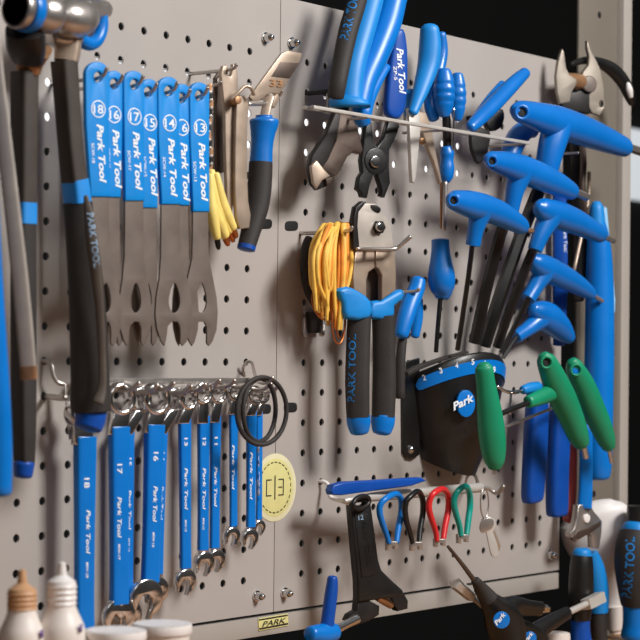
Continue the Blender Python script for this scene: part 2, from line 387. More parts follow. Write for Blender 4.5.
o = thing('pry_bar', 'slim slanting bare metal bar hanging at the left edge in front of a hammer', 'bar', (29, 380, 112))
rod('bar', PALE, o, [(-9, 20, 112, 8), (-3.5, 75, 112, 7.6), (6.5, 160, 112, 7.8), (20, 280, 112, 8.4), (28.5, 370, 112, 8.2)], flat=.45, ex=4, cap=.05)
rod('end_cap', BRASS, o, [(28.3, 366, 112, 8.6), (29.3, 379, 112, 8.6)], flat=.5, ex=4, cap=.1)
o = thing('dipped_tool', 'thick blue dipped tool handle cut off by the left edge of the photo', 'tool', (2, 495, 135))
rod('handle', BLUEC, o, [(-17, 20, 135, 15), (-18, 140, 135, 14.5), (-14, 225, 135, 14), (-10.5, 290, 135, 14), (-4.5, 390, 135, 14.5), (-1.5, 450, 135, 14), (-1, 492, 135, 13)], cap=.4)
tag(rod('support_wire', STEEL, None, [(45, 396, -1, 3.2), (62, 398, 30, 3.2), (66, 397, 36, 3.2)], cap=.3), 'short dark peg in the panel behind the end of the lettered hammer grip', 'peg')
o = thing('rail_hook', 'bent steel hook holding the combination wrench row at its left end', 'hook', (66, 385, 18))
rod('wire', STEEL, o, [(41.5, 361.5, -.5, 2.2), (47, 361, 4, 2.4), (51.5, 365, 8, 2.4), (53.5, 376, 10, 2.4), (59, 383, 12, 2.4), (69, 385, 16, 2.4), (78, 387, 24, 2.4), (84, 388, 38, 2.4)], cap=.5)
plate('strap', STEEL, o, PL(69, 400, 16, 0), [(65, 384), (71, 385), (74, 436), (70, 440), (68, 425)], t=1.2, bev=.3)

# ------------------------------------------------------------------ blue-gripped cone wrenches
def cone_wrench(i, num, xt, yt, gb, xg, xn, ht, hb, hj, w, phi, hole, label, big=True):
    e = thing('cone_wrench', label, 'wrench', (hole[0], hole[1], w), 'cone wrenches hanging in a row')
    pl = PL(xg, 200, w, phi); ys = gb
    # steel blade
    yb = 346
    L = [(xg-hb+.7, ys-12), (xg-hb+.7, ys+6), (xg-hb+.6, 235), (xg-hb+.2, 258), (xn-hj*.78, 279), (xn-hj*.95, 297), (xn-hj, 314), (xn-hj*.92, 328), (xn-hj*.7, 341), (xn-hj*.5, yb)]
    Rr = [(xn+hj*.48, yb), (xn+hj*.68, yb-4), (xn+hj*.93, 330), (xn+hj, 312), (xn+hj*.93, 297), (xn+hj*.72, 278), (xg+hb+.2, 258), (xg+hb-.2, 235), (xg+hb-.7, ys+6), (xg+hb-.7, ys-12)]
    nw = hj*.36
    notch = [(xn-nw*1.15, yb-7), (xn-nw, 333), (xn-nw*.9, 326), (xn-nw*.2, 321.5), (xn+nw*.6, 322), (xn+nw*.95, 327), (xn+nw, 334), (xn+nw*.95, yb-3)]
    sl = ell(xn+.6, 298, hj*.33, 15, 20); sl = [(x+(.0 if y > 298 else 0), y) for x, y in sl]
    sl = [(xn+.8+(x-xn-.8)*(.62+.38*min(1, max(0, (y-284)/20))), y) for x, y in sl]
    plate('blade', TOOLG, e, pl, L+notch+Rr, [sl], t=1.8, bev=.35)
    # dipped grip
    n = 14; top = [(xt+ht*math.cos(math.pi+math.pi*k/n), yt+ht*1.02*math.sin(math.pi+math.pi*k/n)) for k in range(n+1)]
    o = top+[(xt+ht-.2, yt+50), (xg+hb, ys-6), (xg+hb, ys), (xg-hb, ys), (xg-hb, ys-6), (xt-ht+.6, yt+50)]
    g = plate('grip', BLUE, e, pl, o, [ell(hole[0], hole[1], 4.2, 5.2, 18)], t=4.2, bev=1.1, d=1.3)
    # print
    q = PL(xg, 200, w, phi); D = 1.55
    pp = PL(xg, 200, w, phi)
    pp.o = pp.o+pp.n*.0014
    cx, cy = xt+(xg-xt)*.25+1, yt+35
    rr = circ(pp, cx, cy, 6.3); r2 = circ(pp, cx, cy, 5.5)
    me = curve_mesh([rr, r2], .0002, .00002)
    m = Matrix(((pp.a.x, pp.b.x, pp.n.x, 0), (pp.a.y, pp.b.y, pp.n.y, 0), (pp.a.z, pp.b.z, pp.n.z, 0), (0, 0, 0, 1)))
    me.transform(Matrix.Translation(pp.o+pp.n*.0001) @ m); link('size_ring', me, WHITEP, g)
    text(num, g, pp, (cx-4.6, cy+4.2), (cx+5.0, cy+4.6), 8.6, WHITEP)
    text('Park Tool', g, pp, (cx-1.6, yt+50), (cx+1.6, yt+109), 7.8, WHITEP, shear=.25, bold=.03)
    text('SCW-'+num, g, pp, (cx-7, yt+69), (cx-6.2, yt+89), 3.4, WHITEP)
    return e
LW = 'blue-gripped cone wrench '
cws = [
 (2, '16', 113.5, 79.5, 197.5, 112, 113, 8.6, 8.4, 14, 41.5, 10, (113.5, 84), LW+'marked 16, half hidden behind the leftmost one'),
 (1, '18', 96.5, 74, 197, 99.7, 105.5, 12, 10, 16, 46, 10, (97.5, 77), LW+'marked 18, leftmost of the row, next to the hammer'),
 (4, '15', 149, 87.5, 208, 149.5, 147, 8.4, 7.6, 14, 41.5, 10, (147.5, 92), LW+'marked 15, half hidden behind the one marked 17'),
 (3, '17', 133.2, 81.5, 201, 134.2, 135.5, 10.5, 9.8, 16.5, 46, 10, (133.8, 84.5), LW+'marked 17, second full-width one from the left'),
 (6, '16', 181.5, 92.5, 205.5, 181, 186, 8.4, 8, 13, 41.5, 10, (181, 98), LW+'marked 16, half hidden behind the one marked 14'),
 (5, '14', 168, 88, 204.5, 170.7, 174, 11, 10, 18.5, 46, 10, (168, 91), LW+'marked 14, with a long slot showing the panel through it'),
 (7, '13', 198.8, 92.5, 211.8, 200.5, 201, 10, 8.3, 17, 46, 10, (198.5, 95.5), LW+'marked 13, rightmost of the row')]
for i, num, xt, yt, gb, xg, xn, ht, hb, hj, w, phi, hole, lab in cws:
    cone_wrench(i, num, xt, yt, gb, xg, xn, ht, hb, hj, w, phi, hole, lab)
nm = {1: 'marked 18', 2: 'marked 16 beside the one marked 18', 3: 'marked 17', 4: 'marked 15', 5: 'marked 14', 6: 'marked 16 beside the one marked 14', 7: 'marked 13'}
for c in cws:
    p = P(c[12][0], c[12][1], c[10])
    hook((c[12][0], c[12][1]+1.5, c[10]), c[10]+5, 7, 1.5, STEEL, 'steel peg carrying the blue cone wrench '+nm[c[0]], 'pegs carrying the cone wrenches')

# ------------------------------------------------------------------ chain, nickel pliers, yellow wires and blade tool
o = thing('drive_chain', 'short length of steel chain hanging right of the rightmost cone wrench', 'chain', (211, 84, 30))
for i in range(11):
    y = 88+i*8; x = 210.5+1.2*math.sin(i*.9)
    pl = PL(x, y, 30+(i % 2)*1.6, 30)
    plate('chain_link', BLKS if i % 2 else BRASS, o, pl, cr_path([(x-2.6, y), (x-1.9, y-3), (x, y-5), (x+1.9, y-3), (x+1.6, y), (x+2, y+3), (x, y+5), (x-2, y+3)], 3, True), t=1.4, bev=.2)
    if i < 10: disc('chain_pin', STEEL, o, PL(x, y+4, 32.6, 30), x, y+4, 1.3, t=5, bev=.2, n=12)
tag(hook((211, 86, 26), 34, 3, 1.4, STEEL), 'steel peg at the top of the hanging chain', 'hook')
o = thing('chain_whip_bar', 'narrow brown steel bar hanging between the chain and the nickel pliers', 'bar', (220, 80, 24))
plate('bar', STEELD, o, PL(220, 120, 24, 10), [(215, 78), (219, 72), (224, 78), (225, 120), (225, 172), (217, 174), (215.5, 120)], [ell(219.5, 80, 2, 3, 14)], t=3, bev=.4)
o = thing('nickel_pliers', 'warm nickel long-armed pliers left of the blue and black handled blade tool', 'pliers', (236, 88, 42))
plate('arm', NICK, o, PL(232, 130, 40, 16), [(223, 66), (227, 64.5), (228, 69), (228.5, 76), (231, 76.5), (232.5, 70), (233, 64), (236, 66), (238.5, 78), (237, 98), (235.8, 125), (236, 170), (236, 190), (232, 214), (228, 214), (227, 190), (225.5, 150), (225, 110), (222.5, 88), (221, 74)], t=4.2, bev=.8)
plate('arm', NICK, o, PL(242, 130, 46, 16), [(237, 100), (240, 95), (246, 96), (249, 104), (247.5, 130), (247.5, 175), (248.5, 200), (251, 215), (249.5, 228), (240, 229), (236.5, 216), (235, 190), (235.2, 150), (236, 118)], t=4.2, bev=.8)
disc('pivot', BRASS, o, PL(236, 99, 49, 16), 238.5, 100, 3.2, t=8, bev=.6, n=18)
rod('spring_wire', NICK, o, [(231, 99, 47, 1.7), (238, 93, 50, 1.8), (245, 86.5, 52, 1.8), (251, 88, 54, 1.8), (254, 95, 54, 1.8)], cap=.4)
tag(hook((229, 70, 40), 45, 4, 1.5, STEEL), 'steel peg through the forked top of the nickel pliers', 'hook')
o = thing('wire_bundle', 'bundle of yellow sheathed wires with bare copper ends below the chain', 'wires', (212, 172, 36))
for j, (a, b, c, r) in enumerate([((211, 171), (214, 200), (229, 231), 6.8), ((216, 174), (221, 200), (233, 228), 6), ((210, 175), (211, 205), (217, 238), 5.6), ((213, 178), (214, 208), (225, 236), 6.5)]):
    wz = 38+3*(j % 3)
    rod('sheath', YEL, o, [(a[0], a[1], wz, r*.6), (b[0], b[1], wz, r), ((b[0]+c[0])/2, (b[1]+c[1])/2+2, wz, r), (c[0], c[1], wz, r*.75)], cap=.5)
    dx, dy = (c[0]-b[0])*.28, (c[1]-b[1])*.28
    rod('wire_end', COPP if j != 2 else BLK, o, [(c[0]-dx*.1, c[1], wz, r*.55), (c[0]+dx*.7, c[1]+dy*.8, wz, r*.5), (c[0]+dx, c[1]+dy*1.2, wz, r*.3)], cap=.5)
o = thing('bladed_scraper', 'hand tool with blue collar, black grip and a slanting steel blade marked 33', 'tool', (262, 118, 44))
pl = PL(276, 80, 48, 12)
plate('blade', NICK, o, pl, [(250, 97), (282, 53), (288, 50.5), (302, 53), (301, 59), (284, 88), (279, 94), (272, 93), (267, 95), (259, 101), (253, 101)], t=3.2, bev=.5)
plate('blade_face', STEELD, o, PL(276, 80, 48.6, 12), [(281, 62), (299.5, 63), (290, 78), (272, 76)], t=.6, bev=.1)
text('33', o, PL(276, 80, 48.5, 12), (270, 86), (283, 87), 7, BRASS, bold=.03)
plate('clamp_leg', NICK, o, PL(276, 95, 44, 12), [(277, 90), (283, 89), (279, 101), (275, 108), (272, 106)], t=4, bev=.6)
rod('cross_rod', STEEL, o, [(248, 104, 44, 2.2), (262, 104, 44, 2.2), (266, 103, 44, 2)], cap=.3)
rod('stem', NICK, o, [(270, 96, 44, 5), (267, 106, 44, 5), (264.5, 118, 44, 5)], flat=.6, ex=4, cap=.05)
rod('collar', BLUET, o, [(264, 115.5, 44, 8.5), (264, 118, 44, 9), (264, 119.5, 44, 14), (264, 124, 44, 14.5), (263, 132, 44, 12.6), (262.2, 142, 44, 11.4), (261.5, 152, 44, 11.2), (261, 163, 44, 11.6)], cap=.05, flat=.85)
rod('grip', RUB, o, [(260.8, 162, 44, 11.8), (260, 180, 44, 12.2), (258, 200, 44, 12.3), (255, 215, 44, 11.5), (250.5, 232, 44, 10), (246.5, 247, 44, 9)], cap=.05, flat=.85)
rod('butt_cap', BLUED, o, [(246.8, 245.5, 44, 9.4), (246, 249.5, 44, 9.2)], cap=.15, flat=.85)
tag(hook((256, 99, 20), 44, 5, 1.5, STEEL), 'steel peg under the slanting blade marked 33', 'hook')
# ------------------------------------------------------------------ chrome combination wrenches with blue dipped handles
def local_plate(name, mat, parent, pl, cx, cy, s, pts, holes=(), rot=0, t=6, bev=.8, d=0):
    """outline in millimetres*s about (cx,cy), rotated by rot degrees in plane pl"""
    u0, v0 = pl.uv(cx, cy); a = math.radians(rot); ca, sa = math.cos(a), math.sin(a)
    f = lambda o: [(u0+s*.001*(x*ca-y*sa), v0+s*.001*(x*sa+y*ca)) for x, y in o]
    me = curve_mesh([f(pts)]+[f(h) for h in holes], t*.001, bev*.001)
    m = Matrix(((pl.a.x, pl.b.x, pl.n.x, 0), (pl.a.y, pl.b.y, pl.n.y, 0), (pl.a.z, pl.b.z, pl.n.z, 0), (0, 0, 0, 1)))
    me.transform(Matrix.Translation(pl.o+pl.n*((d-t/2)*.001)) @ m)
    return link(name, me, mat, parent)
def jaw_outline():
    """open end pointing down, unit head radius 10"""
    o = []
    for k in range(15):                                   # dome over the top from the right prong round to the left one
        a = math.radians(-48+k*(276/14)); o.append((10*math.cos(a), 10*math.sin(a)))
    o += [(-5.6, -10.8), (-4.4, -10.6), (-4.2, -3), (-3.0, .6), (0, 1.8), (3.0, .6), (4.2, -3), (4.4, -10.6), (5.6, -10.8)]
    return o
GRP = 'combination wrenches hanging in a row'
def combo(lab, size, ring, handle, jaw, w, pr, rr=(10.5, 7.0), hw=None, phi=14, txt=True):
    """ring (x,y) centre; handle (xtop,ytop,xbot,ybot,halfpx); jaw (x,y,mm radius,rot)"""
    w = w*.68
    e = thing('combination_wrench', lab, 'wrench', (ring[0], ring[1], w), GRP)
    xt, yt, xb, yb, h = handle
    pl = PL(xt, yt, w, phi); t = 7.0
    disc('box_end', CHROME, e, PL(ring[0], ring[1], w+1.5, 14), ring[0], ring[1], rr[0]*1.06, t=12, bev=1.8, hole=rr[1]*1.06, n=36)
    plate('shank', CHROME, e, pl, [(ring[0]-h*.75, ring[1]+rr[0]*1.1), (ring[0]+h*.75, ring[1]+rr[0]*1.1), (xt+h*.85, yt+8), (xt-h*.85, yt+8)], t=5.5, bev=1, d=-.7)
    g = rod('handle', BLUEC, e, [(xt, yt, w-3, h), (xt+(xb-xt)*.1, yt+(yb-yt)*.1, w-3, h*.98), (xt+(xb-xt)*.45, yt+(yb-yt)*.45, w-3, h*.9), (xt+(xb-xt)*.8, yt+(yb-yt)*.8, w-3, h*.86), (xb, yb, w-3, h*.9)], flat=.55, nrm=facing(phi), ex=4.5, cap=.06, seg=24)
    local_plate('open_end', CHROME, e, PL(jaw[0], jaw[1], w, phi), jaw[0], jaw[1], jaw[2]/10, jaw_outline(), rot=jaw[3], t=6, bev=1.3)
    rod('throat', CHROME, e, [(xb, yb-4, w-3, h*.85), ((xb+jaw[0])/2, (yb+jaw[1])/2, w-3, h*.8), (jaw[0], jaw[1]-jaw[2]*.45, w-3, h*.75)], flat=.5, nrm=facing(phi), ex=4, cap=.05, sub=2)
    if txt:
        q = PL(xt, yt, w, phi); L = yb-yt
        fx = lambda y, o: xt+(xb-xt)*(y-yt)/L+o
        for y0, y1, s, hp, o in pr:
            text(s, g, q, (fx(y0, o), y0), (fx(y1, o), y1), hp*.85, WHITEP, target=g, d=.25, bold=.02, shear=.2 if len(s) > 3 else 0)
    return e
C0 = 'blue-handled chrome combination wrench, '
combo(C0+'under the lettered hammer grip, leftmost of its row', '18', (84, 414), (85, 437, 84, 628, 11.6), (84, 644, 13, -15), 44, [(478, 488, '18', 7, -1), (510, 554, 'Park Tool', 5.5, 1.5), (562, 578, 'MW-18', 3.2, 1.5)], rr=(10, 6.8))
combo(C0+'half hidden, second behind the one under the left steel ring', '15', (142, 400), (127.5, 427, 127, 602, 7), (130, 615, 11.5, -15), 34, [(458, 466, '15', 5, 1.2), (490, 530, 'Park Tool', 4.5, 1.5), (538, 552, 'MW-15', 2.8, 1.5)], rr=(9.5, 6.4))
combo(C0+'below the first full steel ring right of the hammer', '17', (123.5, 399), (119, 427, 119, 604, 11), (120.5, 617, 14, -15), 46, [(464, 474, '17', 6.5, -2), (497, 538, 'Park Tool', 5.5, -1.5), (544, 560, 'MW-17', 3.2, -1)], rr=(11.5, 7.8))
combo(C0+'half hidden behind the second full steel ring', '14', (176, 400), (161, 427, 157, 574, 7), (158, 590, 10.5, -15), 34, [(452, 461, '14', 5, 1.2), (486, 520, 'Park Tool', 4.5, 1.5)], rr=(9, 6))
combo(C0+'below the second full steel ring, its handle slanting', '16', (158.5, 399), (154.5, 425, 150, 582, 10.6), (148, 598, 14.5, -20), 46, [(452, 461, '16', 6.5, -.5), (486, 522, 'Park Tool', 5.5, .5), (532, 547, 'MW-16', 3.2, .5)], rr=(11.5, 7.8))
combo(C0+'fourth full handle from the left, standing apart in mid row', '13', (190, 398), (184.5, 416, 185.5, 568, 6.8), (187, 581, 9.5, -18), 44, [(438, 446, '13', 4.5, .5), (468, 510, 'Park Tool', 4.2, .8), (520, 532, 'MW-13', 2.6, .8)], rr=(8.6, 5.6))
combo(C0+'its right edge touching its narrower neighbour', '12', (204.5, 393), (203.5, 416, 203, 550, 6.6), (206, 563, 9, -18), 44, [(438, 446, '12', 4.5, 0), (468, 510, 'Park Tool', 4.2, .5), (518, 530, 'MW-12', 2.6, .5)], rr=(8.4, 5.4))
combo(C0+'narrow, pressed against the right side of a wider one', '11', (219.5, 393), (215.5, 415, 214.5, 548, 5.8), (217.5, 560, 8.4, -18), 40, [(437, 445, '11', 4.2, .3), (467, 507, 'Park Tool', 3.8, .5)], rr=(8, 5.2))
combo(C0+'slim, alone left of the pair behind the rubber rings', '10', (236, 392), (233.4, 407, 233.4, 526, 4.7), (233.5, 536, 7.4, -18), 42, [(445, 490, 'Park Tool', 3.2, .3)], rr=(6.6, 4.2))
combo(C0+'thinnest, rightmost, overlapping the yellow sticker', '8', (264, 396), (259.3, 408, 259, 519, 3.6), (260.5, 527, 6, -18), 34, [(440, 500, 'Park Tool', 2.8, .2)], rr=(6, 3.8))
combo(C0+'hanging straight below the black rubber rings', '9', (256, 395), (251.4, 408, 250.8, 527, 5.6), (251.5, 538, 7.8, -18), 42, [(452, 500, 'Park Tool', 3.4, .3)], rr=(7.2, 4.8))
tl = thing('wrench_rail', 'slim steel rail with pegs that the combination wrenches hang on', 'rail', (165, 380, 20))
a, b = P(84, 386, 20), P(272, 380, 20)
box('rail_bar', STEEL, tl, ((a.x+b.x)/2, -.012, (P(165, 381, 12).z)), X, Y, ZZ, b.x-a.x, .003, .0045, .0006)
for x, y in ((84, 406), (123.5, 391), (142, 393), (158.5, 391), (176, 394), (190, 392), (204.5, 388), (219.5, 388), (236, 388), (256, 391), (264, 393)):
    p = P(x, y-1, 30); zc = p.z
    sweep('peg', STEEL, tl, [(p.x, -.013, zc, .0018), (p.x, -.025, zc, .0018), (p.x, -.038, zc+.0008, .0018), (p.x, -.046, zc+.006, .0017)], seg=10, sub=3, nrm=X)
o = thing('end_hook', 'looped steel wire at the right end of the combination wrench rail', 'hook', (250, 378, 10))
rod('wire', STEEL, o, [(244.5, 376, 0, 1.4), (243, 368, 4, 1.5), (247, 362, 8, 1.5), (252, 363, 12, 1.5), (254, 371, 18, 1.6), (258, 381, 34, 1.7), (266, 383, 52, 1.8), (273, 377, 62, 1.8)], cap=.5)
# two rubber rings on the rail's end
for nm, cx, cy, rad, w, tilt in (('outer', 262, 411, 26.2, 56, 6), ('inner', 259.5, 410, 24.8, 51, -8)):
    pl = PL(cx, cy, w, 2+tilt); u0, v0 = pl.uv(cx, cy); pts = []
    for k in range(28):
        a = 2*math.pi*k/28; q = pl.xyz(u0+rad*.001*math.cos(a)*(1.0 if nm == 'outer' else .93), v0+rad*.001*math.sin(a)); pts.append((q.x, q.y, q.z, .0019))
    o = sweep('rubber_ring', RUB, None, pts, closed=True, nrm=pl.n, seg=12, sub=2)
    tag(o, 'larger front black rubber ring hanging on the wrench rail end' if nm == 'outer' else 'slightly smaller black rubber ring behind the front ring', 'ring', 'rubber rings on the wrench rail')
# round sticker across the seam
ST = PL(277, 487, .5, 0)
st = thing('round_sticker', 'round yellow sticker with dark ring print across the panel seam', 'sticker', (277, 487, .5))
disc('sticker_rim', STICKW, st, ST, 275, 487.5, 28.2, t=.3, bev=.02, n=48)
disc('sticker_face', STICK, st, ST, 275, 487.5, 24, t=.3, bev=.02, d=.15, n=48)
SQ = PL(277, 487, .8, 0); u0, v0 = SQ.uv(275, 487.5)
def mm_poly(par, pts, mat=PRINTD, name='print'):
    me = curve_mesh([[(u0+x*.001, v0+y*.001) for x, y in pts]], .0001, .00001)
    m = Matrix(((SQ.a.x, SQ.b.x, SQ.n.x, 0), (SQ.a.y, SQ.b.y, SQ.n.y, 0), (SQ.a.z, SQ.b.z, SQ.n.z, 0), (0, 0, 0, 1)))
    me.transform(Matrix.Translation(SQ.o) @ m); return link(name, me, mat, par)
for k in range(26):
    a0 = 2*math.pi*k/26; a1 = a0+.15
    mm_poly(st, [(20.5*math.cos(a0), 20.5*math.sin(a0)), (21.4*math.cos(a0), 21.4*math.sin(a0)), (21.4*math.cos(a1), 21.4*math.sin(a1)), (20.5*math.cos(a1), 20.5*math.sin(a1))], name='print_dash')
for x, y, ww, hh in ((0, 0, 1.4, 20), (-11, 0, 1.2, 14), (11, 0, 1.2, 14), (-7.5, 6.5, 6, 1), (7.5, 6.5, 6, 1), (-7.5, -6.5, 6, 1), (7.5, -6.5, 6, 1), (7, 0, 5, 1)):
    mm_poly(st, [(x-ww/2, y-hh/2), (x+ww/2, y-hh/2), (x+ww/2, y+hh/2), (x-ww/2, y+hh/2)], name='print_stroke')

# ------------------------------------------------------------------ upper rack and the pliers in it
rk = thing('tool_rack', 'long narrow steel rack holding pliers along the top of the right panel', 'rack', (400, 118, 10))
for nme, w, x0, y0, x1, y1, r in (('front_bar', 64, 312, 109.5, 528, 141, 1), ('back_bar', 24, 304, 109.5, 470, 133, 1)):
    a, b = P(x0, y0, w), P(x1, y1, w); z = (a.z+b.z)/2
    box(nme, ZINC, rk, ((a.x+b.x)/2, -w*.001, z), X, Y, ZZ, b.x-a.x, .004, .0028, .0005)
for x, y in ((309, 93.5), (386, 104), (470, 118), (525, 128)):
    p = P(x-3, y, 0)
    sweep('bracket_arm', BLKS, rk, [(p.x, -.0006, p.z, .0021), (p.x, -.014, p.z, .0021), (p.x, -.024, p.z, .0021)], sub=1, seg=10, nrm=X, cap=.3)
    sweep('bracket_drop', STEEL, rk, [(p.x, -.023, p.z, .0012), (p.x, -.024, P(x, y+12, 24).z-.002, .0012)], sub=1, seg=8, nrm=X, cap=.3)
    sweep('cross_wire', STEEL, rk, [(p.x, -.022, P(320, 110, 64).z, .0012), (p.x, -.064, P(320, 110, 64).z, .0012)], sub=1, seg=8, nrm=X, cap=.3)

o = thing('side_cutters', 'big pliers with black and blue grips, broad brown jaws pointing down, leftmost in the rack', 'pliers', (345, 106, 46))
pl = PL(345, 110, 46, 22)
g = rod('grip', BLUEL, o, [(377, -22, 44, 11), (371, 0, 44, 12.5), (363, 30, 44, 12.5), (354, 62, 44, 12.5), (350, 88, 44, 13), (349, 104, 44, 14.5)], flat=.8, cap=.15, seg=20)
g2 = rod('grip_inlay', RUB, g, [(363, -22, 52, 8), (357.5, 0, 52, 9.5), (348.5, 30, 52, 9.8), (342, 60, 52, 9.3), (337.5, 84, 52, 9), (335.5, 97, 50, 8.5)], flat=.8, cap=.3, seg=20)
text('PARK TOOL', g2, PL(350, 20, 52, 30), (343.5, 42), (360.5, -10), 7.5, PRINTK, target=g2, d=.3)
rod('grip', BLUEC, o, [(400, -22, 46, 12), (393, 0, 46, 13.8), (386, 25, 46, 15), (374, 56, 46, 14.5), (364, 80, 46, 13), (358, 104, 46, 13)], flat=.85, cap=.15, seg=20)
rod('guard', BLUEL, o, [(350, 99, 46, 18), (349.5, 103, 46, 20.5), (349.5, 105.5, 46, 20)], flat=.6, cap=.1, seg=24)
plate('jaw', BLKS, o, PL(335, 150, 40, 24), [(337, 108), (350, 107), (347, 122), (336, 140), (329, 160), (320, 172), (325, 187), (318, 190), (313, 184), (309.5, 166), (312, 155), (326, 134)], t=8, bev=1.6)
plate('jaw', STEELD, o, PL(345, 150, 44, 24), [(340, 112), (349, 108), (353, 118), (358, 128), (363.5, 150), (361, 154), (354, 152), (347.5, 157), (341, 170), (334, 180), (327, 186.5), (325.5, 178), (333, 176), (326, 172), (321, 168), (327, 160), (336, 140)], t=8, bev=1.4)
plate('jaw_lip', NICK, o, PL(330, 175, 46, 24), [(311, 166), (317, 160), (325, 170), (331, 176), (323, 180), (317, 189), (313, 183)], t=4, bev=1.2)

o = thing('cable_nippers', 'small pliers with deep blue lettered handle and round silver pivot, second in the rack', 'pliers', (380, 160, 44))
pl = PL(395, 60, 46, 22)
g = plate('grip', BLUED, o, pl, [(397, 30), (404.5, 29), (407.5, 40), (409, 60), (408, 95), (405, 112), (398, 119), (388, 114), (387.5, 96), (391, 62), (394, 44)], t=9, bev=3.2, smooth=2)
q = PL(395, 60, 46.3, 22); text('Park Tool', g, q, (396.8, 48), (400, 94), 7.6, WHITEP, shear=.25, bold=.025, target=g, d=.3)
text('ZP-5', g, q, (393.6, 66), (394.4, 80), 3.6, WHITEP, target=g, d=.3)
rod('grip', BLUEC, o, [(386, 66, 40, 5), (376, 82, 40, 6.5), (366, 100, 40, 9), (362, 114, 40, 10), (364, 124, 40, 7)], flat=.7, cap=.4)
rod('grip_end', BLUEL, o, [(408, 92, 34, 6), (412, 104, 34, 7), (410, 116, 34, 6)], flat=.7, cap=.4)
plate('body', BLK, o, PL(376, 160, 47, 22), [(366, 126), (372, 122), (374, 140), (377.5, 147), (384, 138), (389, 120), (397, 118), (400, 126), (395, 140), (389.5, 150), (389.5, 168), (390.5, 183), (385, 197.5), (381, 196), (382, 190), (377, 174), (374.5, 173), (370, 186), (367.5, 198), (362.5, 197), (361, 192), (357.5, 189), (359.5, 177), (363, 172), (361.5, 160), (363, 150)], t=7, bev=1.2)
disc('pivot_boss', BLK, o, PL(376, 161, 47.6, 22), 376.3, 161, 11.5, t=7, bev=1)
disc('pivot', CHROME, o, PL(376, 161, 49.4, 22), 376.3, 161.5, 5.2, t=3, bev=1, n=24)

o = thing('ring_pliers', 'slim pliers with plain blue handles and pointed silver jaws, third in the rack', 'pliers', (424, 112, 44))
rod('grip', BLUEL, o, [(429.5, 29, 46, 9.5), (430, 46, 46, 11.2), (428, 66, 46, 10.8), (421.5, 88, 46, 8.4), (416, 104, 46, 6), (413, 112, 46, 5)], flat=.7, cap=.6)
rod('grip', BLUET, o, [(441, 34, 36, 5), (442, 52, 36, 6), (438, 72, 36, 6.5), (432, 90, 38, 7), (431, 106, 40, 7), (434, 119, 42, 5.5)], flat=.8, cap=.5)
plate('jaw', ZINC, o, PL(416, 140, 46, 18), [(409, 108), (420, 110), (421, 128), (419, 150), (416, 178), (414.5, 183), (412, 182), (411, 160), (410, 140)], t=5, bev=1)
plate('jaw', NICK, o, PL(428, 140, 44, 18), [(414, 112), (426, 112), (432, 128), (435, 146), (442.5, 182), (440.5, 184), (434, 162), (427, 146), (423, 133), (418, 131)], t=5, bev=1)
disc('pivot', BRASS, o, PL(423, 140, 46, 18), 423, 141, 3, t=4, bev=.6, n=16)

o = thing('ribbed_pick', 'slim steel pick tool with two ribbed oval blue handles standing in the rack', 'tool', (445, 150, 50))
def ribbed(cx, w, r, y0, y1, par):
    pts = []; n = 16
    for k in range(n+1):
        f = k/n; y = y0+(y1-y0)*f; rr = r*math.sin(math.pi*(.12+.80*f))**.55
        pts.append((cx, y, w, rr*(.965 if k in (5, 8, 11) else 1.04)))
    return rod('handle', BLUET, par, pts, sub=2, cap=.3, flat=.8)
ribbed(444, 52, 10.8, 70, 116, o); ribbed(457.5, 42, 8.6, 74, 120, o)
rod('spring_wire', CHROME, o, [(454, 108, 58, 1), (453.5, 125, 58, 1), (452.5, 150, 56, .9)], cap=.3)
rod('spindle', BLKS, o, [(446, 114, 50, 4), (447, 130, 50, 4.5), (447, 150, 50, 4)], cap=.2)
rod('collar', BLUET, o, [(446, 147, 50, 5), (447, 153, 50, 7.2), (447, 160, 50, 6.4), (447, 168, 50, 7.4), (446.5, 177, 50, 6.5), (446, 181.5, 50, 4)], cap=.3)
rod('shaft', STEEL, o, [(445.5, 181, 50, 2.4), (444.8, 205, 50, 2.3), (444, 230, 50, 2.1)], cap=.3)
rod('shaft', BRASS, o, [(441.5, 182, 46, 1.4), (441, 215, 46, 1.3), (441.5, 229, 46, 1.1)], cap=.3)

o = thing('slanted_pliers', 'pliers with two parallel slanted blue handles at the right end of the rack', 'pliers', (490, 122, 48))
rod('grip', BLUET, o, [(525.5, 72.5, 56, 5.6), (514, 83, 56, 7.4), (495, 103, 56, 8), (478, 120, 56, 7.4), (471, 127, 56, 5.8)], flat=.8, cap=.6)
rod('grip', BLUEC, o, [(503, 84, 44, 4.4), (493, 97, 44, 5.8), (481, 113, 44, 6), (474, 123, 44, 5)], flat=.8, cap=.5)
plate('body', BLK, o, PL(495, 120, 42, 20), [(486, 122), (494, 112), (503, 109), (505, 118), (501, 128), (492, 131)], t=7, bev=1.6, smooth=2)
plate('jaw', BLKS, o, PL(480, 145, 44, 20), [(473, 128), (490, 130), (490, 144), (485, 158), (479, 164), (474, 156), (471, 142)], t=5, bev=1.6, smooth=2)  # dark plate filling the shadow under the rack, shaped as a jaw
o = thing('blue_lever', 'short bent blue handle below the right end of the rack, behind the largest T-handle', 'tool', (515, 135, 30))
rod('handle', BLUET, o, [(534, 131, 30, 7), (526, 130, 30, 10), (518, 137, 30, 11), (512, 149, 30, 10.5), (509, 160, 30, 9)], flat=.8, cap=.5)

